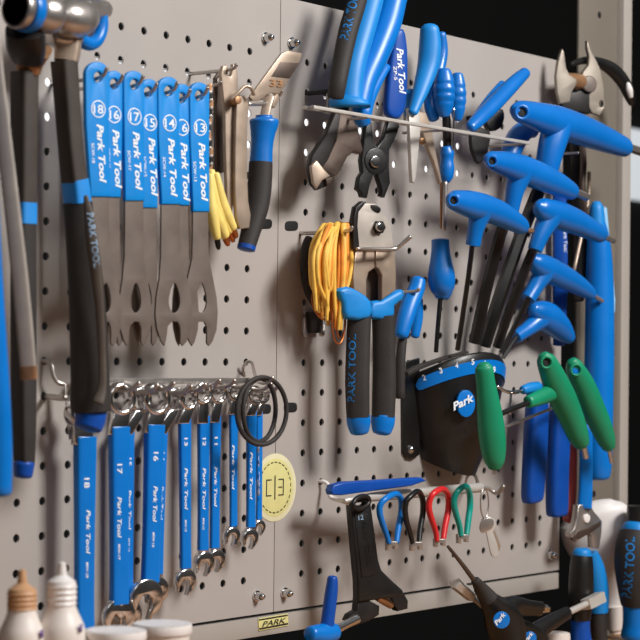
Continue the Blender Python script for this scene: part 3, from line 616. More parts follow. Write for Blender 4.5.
# ------------------------------------------------------------------ middle: orange cord, cable cutter, blue wrench behind
o = thing('cord_bundle', 'looped bundle of yellow and orange cord hanging left of the big cable cutter', 'cord', (333, 228, 30))
rnd = random.Random(4)
for j in range(60):
    f = j/59; x0 = 318+f*30; mat = YELO if (j % 3 != 1) else ORG
    xt = 325+f*24+rnd.uniform(-2, 2); yt = 226+rnd.uniform(-2, 3)+2*abs(f-.5)
    w = 34+rnd.uniform(-10, 10); lx = 311+f*39+rnd.uniform(-2, 2); yb = 296+rnd.uniform(-8, 30)*(.6+.8*f)
    if f > .9: yb = min(yb, 300)
    xe = 330+(f-.5)*26+rnd.uniform(-3, 3)
    rod('strand', mat, o, [(xt+2, yt+3, w-8, 2.2), (xt, yt, w, 2.7), (lx+(xt-lx)*.25, yt+18, w+3, 2.6), (lx+rnd.uniform(-1.5, 1.5), 262, w+4, 2.5), (lx*.7+xe*.3, 284, w+3, 2.3), (xe, yb, w, 1.8)], cap=.5, seg=8, sub=3)
for j, (cx, cy, rx, ry, w) in enumerate(((338.5, 322, 6.5, 22, 40), (340.5, 318, 5, 20, 36), (322, 300, 10, 16, 28), (326, 302, 12, 18, 32))):
    rod('loose_loop', COPP, o, [(cx+rx*math.cos(2*math.pi*k/14), cy+ry*math.sin(2*math.pi*k/14), w, 1.0) for k in range(14)], closed=True, seg=8, sub=2, nrm=facing(40))
rod('cord_shadow', RUB, o, [(309, 238, 16, 4), (306, 250, 14, 5.5), (305.5, 270, 14, 5.5), (308, 290, 16, 4.5), (316, 306, 20, 4)], flat=.6, cap=.5)  # dark rod standing in for the cord's shadow on the panel
tag(hook((338, 232, 40), 52, 4, 1.8, STEEL), 'steel peg inside the top of the orange cord bundle', 'hook')
o = thing('hook_plate', 'small dark hook plate with two bare steel ends below the cord bundle', 'hook', (315, 328, 6))
plate('plate', RUB, o, PL(315, 325, 6, 0), [(309, 312), (322, 312), (322, 333), (309, 333)], t=4, bev=.6)
rod('wire_end', STEEL, o, [(304.5, 318, 10, 1.4), (304.5, 330, 11, 2.4), (306, 336, 12, 2.4)], cap=.5)
rod('wire_end', STEEL, o, [(323, 320, 10, 1.4), (323, 329, 11, 2.4), (321.5, 335, 12, 2.4)], cap=.5)

o = thing('cable_cutter', 'large cable cutter with bare steel head and black and blue grips hanging on a peg', 'cutter', (376, 245, 50))
plc = PL(376, 260, 50, 18)
rod('grip', RUB, o, [(359.3, 316, 47, 12), (358, 350, 47, 12.2), (357.3, 385, 47, 12.3), (358, 417, 47, 11.6)], flat=.75, ex=2.6, cap=.08, seg=20)
gl = o.children[0] if o.children else None
grips = [c for c in COL.objects if c.parent == o]
text('PARK TOOL', grips[0], PL(350, 365, 47, 42), (354.5, 402), (356, 334), 6.4, PRINTK, target=grips[0], d=.3)
rod('grip', RUB, o, [(383.2, 316, 47, 11.6), (384, 350, 47, 11.4), (384.2, 385, 47, 11.9), (383.2, 417, 47, 11.6)], flat=.75, ex=2.6, cap=.08, seg=20)
rod('grip_end', BLUEC, o, [(358.2, 416, 47, 12), (358.8, 424, 47, 11.8), (359.5, 432, 47, 9.5)], flat=.75, cap=.35, seg=20)
rod('grip_end', BLUEC, o, [(383.2, 416, 47, 12), (382.6, 424, 47, 11.8), (381.5, 432, 47, 9.5)], flat=.75, cap=.35, seg=20)
plate('guard', BLUEL, o, PL(356, 300, 54, 18), [(339, 291), (344, 287), (350, 286.5), (360, 291), (372, 301), (371.2, 318), (347.5, 318.5), (344, 303)], t=12, bev=4, smooth=2)
plate('guard', BLUEL, o, PL(390, 300, 54, 18), [(372.6, 302), (382, 300), (399, 290), (405.5, 291), (404, 300), (396, 306), (394.5, 318), (371.8, 318.5)], t=12, bev=4, smooth=2)
plate('jaw_arm', NICK, o, plc, [(355.5, 250), (375, 250), (375, 268), (369, 272), (366.8, 280), (366.8, 300), (354, 292), (353, 275)], t=7, bev=1.2)
plate('jaw_arm', NICK, o, plc, [(376, 250), (395, 250), (396.5, 270), (396, 290), (382, 300), (382, 275), (379, 269), (376, 267)], t=7, bev=1.2)
plate('slot_backing', STEELD, o, PL(375, 285, 41, 18), [(363, 266), (385, 266), (385, 304), (363, 300)], t=3, bev=.5)  # dark plate added behind the open slot between the jaw arms to darken it
plate('head', PALE, o, PL(376, 230, 53, 18), [(355.5, 249), (355, 222), (357, 210), (364, 203), (375, 203.5), (381, 208), (377, 211), (386, 216), (391, 226), (393, 240), (395, 249)], t=6, bev=1)
plate('head_edge', BLKS, o, PL(362, 225, 49, 18), [(353, 249), (353.5, 220), (356, 207), (363, 201), (367, 202), (359, 212), (358, 226), (360, 249)], t=7, bev=1)
plate('jaw_notch', BLKS, o, PL(377, 209, 53.8, 18), [(371, 205), (377, 205.5), (381, 209), (379, 213), (373, 210)], t=1.2, bev=.3, smooth=2)
disc('pivot_bolt', BLKS, o, PL(380, 227, 57, 18), 380.5, 227, 5.8, t=5, bev=.6, n=6)
disc('pivot_nut', CHROME, o, PL(380, 227, 59, 18), 380.8, 227, 3.8, t=3, bev=.8, n=20)
o = thing('cutter_peg', 'steel peg with upturned end carrying the large cable cutter', 'hook', (378, 247, 30))
rod('wire', STEEL, o, [(357, 248.5, 58, 1.5), (376, 249, 60, 2.2), (394, 249, 64, 2.2), (401, 244.5, 68, 2.2), (410.5, 236.5, 74, 2.3)], cap=.3)
p = P(376, 249, 58); sweep('stem', STEEL, o, [(p.x, 0, p.z, .0018), (p.x, -.059, p.z, .0018)], sub=2, seg=10, nrm=X)
o = thing('blue_wrench', 'blue-ended wrench with dark shaft hanging behind the cable cutter grips', 'wrench', (410, 300, 28))
rod('end', BLUEC, o, [(418.5, 280, 30, 7.5), (416, 290, 30, 8.5), (410, 304, 30, 9), (405, 320, 30, 8.6), (401.5, 335, 30, 7)], flat=.8, cap=.5)
rod('end', BLUEC, o, [(417, 300, 24, 6), (417, 318, 24, 6), (415, 336, 24, 4.5)], flat=.8, cap=.5)
rod('shaft', RUB, o, [(403, 336, 28, 4.5), (400.5, 360, 28, 5), (400, 398, 28, 5)], flat=.7, cap=.2)
tag(hook((410, 292, 30), 38, 3, 1.6, STEEL), 'steel peg behind the blue-ended wrench', 'hook')
# ------------------------------------------------------------------ T-handle hex wrenches in the curved black holder
TG = 'blue T-handle hex wrenches fanned in the holder'
def t_handle(lab, w, path, stub, hole, shaft, tip, sr, tr, wl=26, hexs=True, mat=None, grp=TG, name='hex_wrench', tipmat=None, flat=.85, holer=3.2):
    mat = mat or BLUET
    e = thing(name, lab, 'hex wrench', (shaft[-1][0], shaft[-1][1], wl), grp)
    h = rod('handle', mat, e, [(x, y, w, r) for x, y, r in path], flat=flat, cap=.5, seg=24, nrm=facing(40))
    rod('handle_neck', mat, e, [(x, y, w-6*k/max(1, len(stub)-1), r) for k, (x, y, r) in enumerate(stub)], flat=.9, cap=.15, seg=20)
    if hole:
        pl = PL(hole[0], hole[1], w+11*flat*1.15, 40); R = holer
        disc('hole_rim', mat, e, PL(hole[0], hole[1], w+hole[2], 40), hole[0], hole[1], R*1.75, t=5, bev=1.6, hole=R)
        disc('hole_bore', INNER, e, PL(hole[0], hole[1], w+hole[2]-1.5, 40), hole[0], hole[1], R*1.05, t=1, bev=.1)
    n = len(shaft)
    rod('shaft', BLK, e, [(x, y, (w-4)+(wl-w+4)*k/(n-1), sr) for k, (x, y) in enumerate(shaft)], seg=6 if hexs else 12, sub=2, cap=.1, ang=20)
    if tip: rod('tip', tipmat or STEEL, e, [(x, y, w, tr) for x, y in tip], seg=6, sub=1, cap=.1, ang=20)
    return e
t_handle('blue T-handle hex wrench, largest, topmost, its steel tip crossing the post', 62,
  [(514, 110, 6), (518, 111, 10), (524, 112.5, 12), (540, 117, 14.5), (558, 122.5, 16.5), (578, 129, 15.8), (598, 136.5, 14), (614, 143, 11.8), (624, 147, 10), (627, 148, 8)],
  [(558, 124, 15), (552, 145, 14), (548, 163, 12.5), (545, 180, 11)], (522.5, 112, 8.5), [(545, 175), (521, 235), (497, 305), (484, 346)], [(625, 146.5), (648, 154)], 6.8, 4.4, 24, holer=4.4)
t_handle('blue T-handle hex wrench, second largest, overlapping the neck of the topmost one', 74,
  [(487, 158.5, 5), (490, 159.5, 8.5), (494, 161, 10), (506, 164, 12.5), (522, 169.5, 14.5), (540, 176.5, 13.8), (556, 183.5, 12.2), (568, 189.5, 9.8), (573, 192, 8)],
  [(521, 172, 13), (515, 190, 9.5), (511, 212, 7.5)], (492.5, 161, 7), [(510, 208), (500, 236), (486, 290), (474.5, 343)], [(572, 190.5), (587, 197)], 6, 4.2, 32)
t_handle('blue T-handle hex wrench, nearest the screwdriver handle, fully visible with its neck', 84,
  [(449.5, 198, 5), (452, 199.5, 9), (457, 201, 11), (469, 204, 13.6), (482, 207.5, 14.2), (497, 212.5, 13), (510, 219, 11.3), (520, 225, 9.2), (524, 227.5, 7)],
  [(481, 210, 12.5), (476, 228, 8.5), (473, 245, 7.6)], (454, 200.5, 7.5), [(472.5, 243), (468, 280), (457.5, 350)], [(523, 228.5), (532, 231)], 2.6, 2.6, 38, tipmat=BRASS)
t_handle('blue T-handle hex wrench whose tip ends at the narrow top of the tall blue tube', 70,
  [(538, 206, 6), (541, 208, 10.5), (548, 212, 13.2), (560, 216, 14.3), (575, 221.5, 13), (589, 228.5, 11), (599, 234, 9), (602, 236, 7)],
  [(550, 216, 13), (541, 234, 9), (535, 250, 7.6)], None, [(535, 246), (528, 262), (510, 310), (497, 347)], [(601, 235.5), (614, 241)], 4.8, 2.8, 20, tipmat=STEEL)
t_handle('blue T-handle hex wrench with white gloss along its top, below three larger ones', 40,
  [(533, 259, 6), (536, 262, 10), (543, 267, 13), (554, 272.5, 13), (568, 279.5, 11.5), (581, 287, 9.3), (590, 293, 6.6), (593, 295, 4.5)],
  [(545, 270, 12), (537, 284, 8.5), (528, 299, 7.6)], None, [(529, 297), (517, 322), (501, 353)], [(592, 294.5), (602, 301)], 2.8, 2.4, 14, tipmat=STEEL)
t_handle('blue T-handle hex wrench, lowest of the fan, just above the green handles', 22,
  [(533, 309, 7), (538, 312, 12), (547, 317, 15), (557, 325, 13.5), (565, 333, 10), (570, 338, 6.5)],
  [(541, 318, 11), (529, 328, 7.8), (516, 337, 6.6)], None, [(518, 335), (511, 345), (503, 358)], None, 2.1, 2, 10)
# small screwdriver standing in the holder
o = thing('screwdriver', 'small screwdriver with plain bulbous blue handle, leftmost in the curved black holder', 'screwdriver', (436, 352, 40))
rod('handle', BLUET, o, [(440.3, 240, 44, 9), (440.5, 250, 44, 9.3), (440.8, 260, 44, 10.8), (441.3, 275, 44, 13.6), (441.8, 286, 44, 13), (442.3, 294, 44, 9.5), (442, 298.5, 44, 6.5)], cap=.2, seg=24)
rod('blade', BLK, o, [(440.5, 297, 44, 2.4), (438, 325, 42, 2.3), (436, 352, 40, 2.3)], cap=.2)
# holder: curved shell standing out from the panel
hd = thing('wrench_holder', 'curved black plastic holder with blue numbered stripe carrying the fan of hex wrenches', 'holder', (448, 450, 0))
c0 = P(449, 365, 0); UA, UB = .061, .047
def hpt(t, z, s=1.0, off=0.0):
    return Vector((c0.x-(UA*s+off)*math.cos(t), -(UB*s+off)*math.sin(t)-.0005, z))
def ztop_(t): return P(409, 378, 0).z+.0215*math.sin(t)**1.2-.010*(t/math.pi)**2.5
NT = 40; vs = []; fs = []
zl = P(409, 455, 0).z
for i in range(NT+1):
    t = math.pi*i/NT; zt = ztop_(t); m = math.sin(t); zbm = zl-.004-.016*m
    for j in range(9):
        f = j/8; s = 1-.50*f*f*(.35+.65*(i/NT)) - .10*f
        z = zt+(zbm-zt)*f; vs.append(hpt(t, z, s))
for i in range(NT):
    for j in range(8):
        a = i*9+j; fs.append((a, a+1, a+10, a+9))
k = len(vs)
for i in range(NT+1): t = math.pi*i/NT; vs.append(hpt(t, ztop_(t)+.0035, .965))
for i in range(NT+1): t = math.pi*i/NT; vs.append(hpt(t, ztop_(t)+.0045, .90))
for i in range(NT): fs.append((i*9, (i+1)*9, k+i+1, k+i)); fs.append((k+i, k+i+1, k+NT+1+i+1, k+NT+1+i))
fs.append(tuple(k+NT+1+i for i in range(NT+1)))
fs.append(tuple(reversed([i*9+8 for i in range(NT+1)])))
fs.append(tuple([j for j in range(9)]+[NT*9+j for j in range(8, -1, -1)]+[k+NT, k+NT+1+NT, k+NT+1, k]))
shell = mk('shell', vs, fs, BLK, hd, 40)
# stripe strip on the front
vs = []; fs = []; n = 48; ta, tb = .10, math.pi*.86
for i in range(n+1):
    f = i/n; t = ta+(tb-ta)*f; zt = ztop_(t); cap_ = min(1, math.sqrt(max(0, 1-(1-min(f, 1-f)*24)**2)) if min(f, 1-f)*24 < 1 else 1)
    mid, hh = zt-.0082, .0057*max(.05, cap_)
    for dz, of in ((hh, .0004), (hh, .0012), (-hh, .0012), (-hh, .0004)):
        ff = max(0, (zt-(mid+dz))/max(1e-6, zt-(zl-.004-.016*math.sin(t)))); s = 1-.50*ff*ff*(.35+.65*t/math.pi)-.10*ff
        vs.append(hpt(t, mid+dz, s, of))
for i in range(n):
    for j in range(3): fs.append((i*4+j, (i+1)*4+j, (i+1)*4+j+1, i*4+j+1))
stripe = mk('number_stripe', vs, fs, BLUEC, hd, 40)
def on_shell(px, py):
    best = None
    for i in range(400):
        t = .05+math.pi*.9*i/400; p = hpt(t, 0)
        d = abs((p-CAM).dot(RT)/(p-CAM).dot(FW)*FPX+320-px)
        if best is None or d < best[0]: best = (d, t)
    t = best[1]; n_ = Vector((-math.cos(t)/UA, -math.sin(t)/UB, 0)).normalized(); q = hpt(t, 0); 
    return PL(px, py, -q.y*1000+1.2, n=n_)
for x, y, s in ((424.5, 377.5, '2'), (441.5, 370.5, '3'), (457.5, 365.3, '4'), (473.5, 361.8, '5'), (485.5, 363.5, '6'), (494.5, 369.5, '8')):
    pl = on_shell(x, y); wd = 1.5 if len(s) == 1 else 3.4
    text(s, stripe, pl, (x-wd, y+3.0), (x+wd, y+2.2), 5.4, WHITEP, target=stripe, d=.3, bold=.03)
LGp = on_shell(466, 403)
lg = plate('emblem', BLUEC, hd, LGp, ell(466, 403.5, 9, 13.5, 30), t=3.2, bev=.3, d=.4)
text('Park', lg, on_shell(464, 404), (453, 410.5), (474, 400), 7.5, WHITEP, d=1.6, shear=.3, bold=.03)
text('PARK TOOL', shell, on_shell(458, 438), (442, 443), (474, 432), 5, BLKS, target=shell, d=.3, bold=.02)
plate('flange', BLK, hd, PL(413, 420, 4, 0), [(405.5, 362), (420, 358), (420, 455), (414, 459), (408, 458), (404.5, 452), (404, 400)], t=3.6, bev=1)
p = P(410.5, 449.5, 4); sweep('flange_screw', CHROME, hd, [(p.x, p.y, p.z, .004), (p.x, p.y-.0015, p.z, .0038), (p.x, p.y-.003, p.z, .002)], sub=1, seg=14, nrm=X, cap=.1)
plate('top_lip', RUB, hd, PL(430, 365, 30, 0), [(408, 372), (418, 366), (445, 357), (468, 351), (470, 353), (445, 360.5), (420, 370), (409, 376)], t=6, bev=.8)

# ------------------------------------------------------------------ green handled wrenches
GG = 'green-handled wrenches'
def green(lab, w, path, hole, tip, shaft, stub):
    e = thing('torx_wrench', lab, 'wrench', (path[0][0], path[0][1], w), GG)
    rod('handle', GREEN, e, [(x, y, w, r) for x, y, r in path], flat=.8, cap=.5, seg=24)
    if hole:
        disc('hole_rim', GREEN, e, PL(hole[0], hole[1], w+6.5, 40), hole[0], hole[1], 6.4, t=5, bev=1.6, hole=3.8)
        disc('hole_bore', hole[2], e, PL(hole[0], hole[1], w+5, 40), hole[0], hole[1], 4.0, t=1, bev=.1)
    if stub: rod('handle_neck', GREEN, e, [(x, y, w-4, r) for x, y, r in stub], flat=.85, cap=.2, seg=18)
    rod('shaft', shaft[2], e, [(x, y, ww, shaft[1]) for x, y, ww in shaft[0]], cap=.2, seg=10)
    rod('tip', STEEL, e, [(x, y, w, r) for x, y, r in tip], seg=6, sub=1, cap=.2, ang=20)
    return e
green('green-handled wrench hanging straight in front of the blue emblem of the black holder', 98,
  [(483.5, 365.5, 7), (484, 369, 9.2), (486, 385, 9.8), (489, 408, 12.2), (491.5, 430, 13.6), (493.5, 450, 12.6), (494.5, 462, 10), (494.5, 467, 7)], None,
  [(494, 466, 2), (494, 474, 1.8)], ([(488, 402, 90), (484, 404, 76), (480, 406, 62)], 2.6, BLK), None)
green('green-handled wrench with ringed hole, in the middle between two others, its neck pointing left', 78,
  [(543.5, 355.5, 6), (545, 359, 9), (548, 365, 10.8), (554, 379, 12.8), (562.5, 398, 14), (571.5, 418, 12.6), (578, 435, 10.8), (582, 444, 8)], (547, 362.5, INNER),
  [(583, 444, 3.2), (586, 458, 3)], ([(530, 402, 74), (505, 412, 72), (478, 424, 69)], 2.8, BLK), [(558, 388, 10), (543, 396, 8.5), (528, 402, 6.3)])
green('green-handled wrench, rightmost, in front of the tall blue tube', 66,
  [(572, 361.5, 6), (573.5, 365, 8.5), (576, 371, 10), (583, 385, 12), (591.5, 405, 12.4), (600, 424, 11.4), (606, 439, 9.5), (609, 447, 7)], (576.5, 370, BLUEC),
  [(608.5, 447, 2.4), (611.5, 463, 1.8)], ([(575, 398, 60), (550, 409, 58), (500, 429, 54)], 1.5, STEEL), None)
o = thing('tipped_peg', 'steel wire peg with light blue tip left of the middle green handle', 'hook', (515, 390, 40))
rod('wire', CHROME, o, [(497, 386, 60, 1.6), (505, 391, 64, 1.8), (514, 392.5, 66, 2), (524, 390, 68, 2)], cap=.3)
rod('wire', CHROME, o, [(511, 392, 66, 1.3), (510.5, 402, 66, 1.2), (510, 414, 66, 1.1)], cap=.3)
rod('tip', BLUEL, o, [(523, 390, 68, 4.5), (530, 388, 69, 5.5), (538, 386.5, 70, 5)], cap=.5)

# ------------------------------------------------------------------ blue dipped handles and black things at the panel's right edge
o = thing('blue_tube', 'tall blue tubular handle with narrow top beside the steel post', 'tool', (598, 480, 30))
rod('tube', BLUEC, o, [(597, 222, 30, 8), (598.5, 240, 30, 11.5), (599.5, 275, 30, 13.8), (599.5, 340, 30, 14.8), (598.5, 410, 30, 14.8), (598, 462, 30, 14), (598, 477, 30, 12)], cap=.3, seg=24)
rod('neck', BLUEL, o, [(596, 203, 30, 4.5), (596.5, 208, 30, 7), (597, 226, 30, 8.5)], cap=.4)
plate('hang_strap', CLEAR, o, PL(612, 290, 34, 30), [(604, 206), (607, 208), (612, 262), (615.5, 300), (615, 313), (611.5, 310), (609, 268)], t=2, bev=.4)
o = thing('dipped_tool', 'dark blue dipped handle hanging left of a second one below the middle green wrench', 'tool', (532, 503, 28))
rod('handle', BLUED, o, [(537.5, 385, 30, 11), (536.5, 420, 30, 13), (534.5, 460, 30, 13), (532.5, 494, 30, 12.2), (532.5, 501, 30, 10.5)], flat=.7, ex=3, cap=.2, nrm=facing(10), seg=24)
o = thing('dipped_tool', 'dark blue dipped handle between another one and the dull red handle', 'tool', (557, 518, 30))
rod('handle', BLUED, o, [(560, 395, 32, 10.5), (559, 430, 32, 12.4), (557.5, 470, 32, 12.4), (557, 508, 32, 12), (557, 515, 32, 10.5)], flat=.7, ex=3, cap=.2, nrm=facing(10), seg=24)
o = thing('dipped_tool', 'dull red dipped handle behind the dark blue handles', 'tool', (570, 520, 22))
rod('handle', REDH, o, [(572, 430, 18, 5), (571, 480, 18, 6), (569, 512, 18, 6), (567, 521, 18, 4.5)], flat=.7, ex=3, cap=.2)
o = thing('adjustable_wrench', 'blue-handled adjustable wrench with shiny steel jaw pointing down over a white bottle', 'wrench', (586, 548, 34))
rod('handle', BLUEC, o, [(586, 425, 36, 6.5), (586, 460, 36, 6.8), (585.5, 490, 36, 7), (584.5, 508, 36, 7.4)], flat=.6, ex=3, cap=.15)
pl = PL(586, 525, 38, 14)
plate('head', STEEL, o, pl, [(578.5, 505), (590.5, 503), (594, 511), (602.5, 521), (602, 533), (599.5, 549), (593, 547.5), (592.5, 536), (589, 534), (582, 537), (577, 542), (571, 537), (570, 533), (574.5, 528), (577, 518)], t=8, bev=1.2)
plate('movable_jaw', STEELD, o, PL(586, 530, 39, 14), [(577, 531), (590, 527), (601, 521), (601, 526), (591, 533), (580, 539), (573, 540)], t=5, bev=.8)
disc('worm_screw', WHITE, o, PL(588, 518, 40, 14), 587.5, 518.5, 4.6, t=5, bev=1, n=18)
o = thing('dipped_tool', 'slim lettered blue handle hanging behind the lower T-handles', 'tool', (560, 345, 10))
g = rod('handle', BLUED, o, [(559, 175, 14, 6.5), (560, 230, 14, 7.4), (560, 290, 14, 7.4), (559, 345, 14, 6)], flat=.6, ex=3, cap=.2)
text('Park Tool', g, PL(560, 240, 16, 20), (562, 228), (562.5, 252), 3.6, WHITEP, target=g, d=.3)
SPAN = M('grey_spanner_steel', (150, 139, 126), .42, .35, .1, 60)
o = thing('headset_spanner', 'grey steel spanner with two upright open jaws and dark handle, top right', 'spanner', (580, 300, 20))
plate('jaw', SPAN, o, PL(562, 80, 24, 30), [(562.5, 48.5), (564.5, 52), (565.5, 60), (566.5, 68), (570, 75), (577, 79), (577, 84), (572, 92), (570, 102), (560, 104), (557, 92), (556, 76), (558, 62), (560.5, 53)], t=5, bev=1.2)
plate('jaw', SPAN, o, PL(594, 80, 30, 30), [(587, 40.5), (589, 43), (592, 52), (596.5, 60), (601, 70), (604, 86), (605, 108), (600, 116), (592, 113), (586, 102), (581.5, 92), (580.5, 82), (583, 72), (588.5, 65), (589, 56), (587, 48)], [ell(603-1.5, 104, 2.0, 3.2, 14)], t=5, bev=1.2)
disc('jaw_boss', TOOLG, o, PL(590, 84, 31.2, 30), 590, 84, 8.5, t=4, bev=1.6, n=30)
rod('roller', BRASS, o, [(566, 80, 22, 7), (574, 81, 22, 8), (580, 82, 22, 8)], cap=.2)
plate('throat', BLKS, o, PL(574, 98, 20, 30), [(562, 88), (575, 92), (590, 86), (590, 114), (562, 110)], t=8, bev=1.5)
rod('handle', BLKS, o, [(575, 105, 16, 9), (577, 150, 14, 7), (579, 210, 12, 7.5), (580, 260, 12, 7.5), (578, 300, 12, 6)], flat=.5, cap=.3)
rod('chain_strand', STEELD, o, [(582, 140, 22, 3), (583.5, 165, 22, 3.4), (582, 190, 22, 3.2), (586, 215, 22, 3)], cap=.3)
rod('side_bar', NICK, o, [(589, 172, 20, 1.8), (587.5, 205, 20, 1.8), (573, 275, 20, 1.8)], cap=.3)
o = thing('black_lever', 'curved black lever with white tip arching over the steel post', 'lever', (605, 65, 22))
rod('lever', BLK, o, [(572, 64, 18, 2.5), (585, 60.5, 18, 4), (600, 63, 20, 5.5), (614, 71, 24, 7.2), (624, 83, 28, 6.8), (630, 97, 30, 5.5), (632, 104, 30, 3.5)], flat=.6, cap=.4)
rod('lever_tip', WHITE, o, [(628, 83.5, 36, 2), (629.5, 90, 37, 3.4), (631, 97, 37, 2)], cap=.6, flat=.6)

# ------------------------------------------------------------------ lower rack, spoke wrenches, keys, black adjustable wrench
o = thing('hook_rack', 'pale steel bar on bent end hooks carrying the coloured spoke wrenches', 'rack', (400, 490, 10))
a, b = P(344, 501, 46), P(482, 489, 46); zz = (a.z+b.z)/2
rod('bar', ZINC, o, [(344, 501, 46, 2.6), (365, 498, 46, 4.2), (392, 495, 46, 5), (480, 487.5, 46, 5)], cap=.2, sub=2)
rod('end_hook', WHITE, o, [(319, 481.5, 0, 1.7), (323.5, 481.5, 4, 1.9), (328, 485, 8, 2), (330, 496, 12, 2.2), (337, 499.5, 20, 2.2), (348, 503, 46, 2.2)], cap=.4)
rod('end_hook', STEEL, o, [(478, 489.5, 46, 2), (488, 488.5, 48, 2), (495, 493, 52, 2), (499, 492, 58, 2), (504, 485.5, 64, 2.1)], cap=.4)
rod('end_hook', STEEL, o, [(469, 474, 0, 1.6), (472, 473, 6, 1.8), (476, 477, 14, 1.8), (479, 487, 30, 1.8), (481, 489, 46, 1.8)], cap=.4)
tag(plate('blue_lever', BLUED, None, PL(370, 489, 52, 12), [(331.5, 491), (334, 485), (345, 482), (422, 477.5), (427, 481), (412, 486), (360, 493), (342, 495.5), (333, 495)], t=9, bev=1.4), 'flat blue metal lever lying along the pale rack bar above the spoke wrenches', 'tool')
def spoke(lab, mat, pts, blk, w=58):
    e = thing('spoke_wrench', lab, 'spoke wrench', (blk[0], blk[1], w), 'spoke wrenches on the lower rack')
    rod('loop', mat, e, [(x, y, w+dw, r*.9) for x, y, dw, r in pts], cap=.2, seg=14, sub=5)
    x, y, hw, hh = blk
    plate('head', STEEL, e, PL(x, y, w+2, 35), [(x-hw, y-hh), (x+hw, y-hh), (x+hw, y+hh*.7), (x+hw*.35, y+hh*.7), (x+hw*.35, y), (x-hw*.35, y), (x-hw*.35, y+hh), (x-hw, y+hh)], t=6, bev=.6)
spoke('blue-dipped spoke wrench loop, leftmost on the lower rack', BLUEC, [(389, 543, 0, 2.8), (386.5, 535, 0, 3.2), (380.5, 517, 2, 3.6), (380, 506, 3, 3.6), (386, 498.5, 5, 3.5), (396, 494, 3, 3.5), (401, 500, -3, 3.6), (401.5, 512, -5, 3.8), (398, 530, -4, 3.6), (396.5, 543, -2, 3)], (392.5, 546, 5.5, 4.5))
spoke('black-dipped spoke wrench loop between the blue and red ones', BLK, [(412.5, 543, 0, 2.6), (410.5, 535, 0, 3), (405.5, 517, 2, 3.4), (405.5, 503, 3, 3.4), (411, 496, 5, 3.3), (418, 491.5, 3, 3.3), (422.5, 499, -3, 3.3), (423, 512, -5, 3.3), (420, 530, -4, 3.2), (419, 543, -2, 2.8)], (417, 546.5, 6, 4.5))
spoke('red-dipped spoke wrench loop, second from the right', REDD, [(437, 541, 0, 2.8), (435.5, 531, 0, 3.2), (429.5, 512, 2, 3.6), (429.5, 501, 3, 3.6), (434, 493, 5, 3.5), (443, 489, 3, 3.5), (448, 496, -3, 3.6), (448.5, 508, -5, 3.6), (445, 526, -4, 3.5), (443, 541, -2, 3)], (440.5, 543, 5.5, 4))
spoke('teal-dipped spoke wrench loop, rightmost, next to the keys', GREEND, [(461, 536, 0, 2.8), (459.5, 526, 0, 3.2), (454.5, 508, 2, 3.5), (454.5, 498, 3, 3.6), (459, 490, 5, 3.5), (466, 486.5, 3, 3.5), (469.5, 494, -3, 3.5), (470, 506, -5, 3.6), (468, 522, -4, 3.6), (466.5, 536, -2, 3)], (463.5, 539, 5.5, 4.5))
o = thing('key_bunch', 'small bunch of brass and steel keys hanging right of the teal spoke wrench', 'keys', (488, 530, 52))
pl = PL(486, 505, 54, 40)
rod('key_ring', STEEL, o, [(484.5+4*math.cos(2*math.pi*k/14), 503+15*math.sin(2*math.pi*k/14), 54, .8) for k in range(14)], closed=True, seg=8, sub=2, nrm=facing(50))
plate('key', ZINC, o, PL(490, 535, 54, 30), [(482, 520), (487, 516), (494, 519), (496, 526), (493, 532), (496, 540), (499, 552), (497, 557), (492, 556), (489, 545), (486.5, 533), (482, 528)], t=2, bev=.4, smooth=2)
plate('key', STEEL, o, PL(487, 525, 57, 36), [(480, 527), (482, 520), (489, 517.5), (494, 521), (492.5, 528), (488, 531), (483, 533), (480.5, 531)], t=2, bev=.4, smooth=2)
plate('key', NICK, o, PL(492, 545, 51, 20), [(488, 530), (495, 530), (501, 546), (499, 551), (495, 549)], t=2, bev=.4)

o = thing('adjustable_wrench', 'black adjustable wrench hanging jaw-down from the left end of the pale bar', 'wrench', (361, 500, 54))
pl = PL(362, 550, 54, 26)
rod('hang_eye', BLKS, o, [(361+8*math.cos(2*math.pi*k/16), 502.5+6*math.sin(2*math.pi*k/16)+(-.25*8*math.cos(2*math.pi*k/16)), 56, 2.6) for k in range(16)], closed=True, seg=10, sub=2, nrm=facing(35))
hnd = plate('handle', BLK, o, pl, [(350.5, 504), (356, 499), (366, 498), (371.5, 504), (375, 530), (379, 560), (382, 570), (392, 580), (401, 588), (406, 597), (383, 599), (358, 603), (357.5, 582), (354.5, 550)], [ell(361, 503, 5.5, 3, 16)], t=11, bev=2.4)
plate('handle_web', BLK, o, PL(362, 550, 54.5, 26), [(355, 514), (368, 514), (371.5, 532), (375, 562), (377, 574), (362, 578), (360, 560)], t=1.2, bev=.5)
plate('fixed_jaw', BLKS, o, PL(398, 600, 54, 26), [(390, 592), (402, 589), (408.5, 601), (408, 609), (398, 611.5), (393.5, 605)], t=11, bev=1.4)
plate('movable_jaw', BLKS, o, PL(365, 612, 54, 26), [(358, 599), (368, 599.5), (380, 606), (379.5, 615), (370, 621), (356, 626), (347, 621), (350, 615), (357, 611)], t=11, bev=1.6)
rod('worm_screw', BRASS, o, [(377.5, 597.5, 58, 3.6), (386, 602, 58, 4.2), (391, 605.5, 58, 3.6)], cap=.15, seg=10)
text('PARK TOOL', hnd, PL(362, 550, 54.7, 26), (361.5, 522), (367.5, 566), 5, BLKS, d=.2)
text('12', hnd, PL(362, 550, 54.7, 26), (358.5, 520), (363.5, 519.4), 4.5, PRINTB, d=.2)
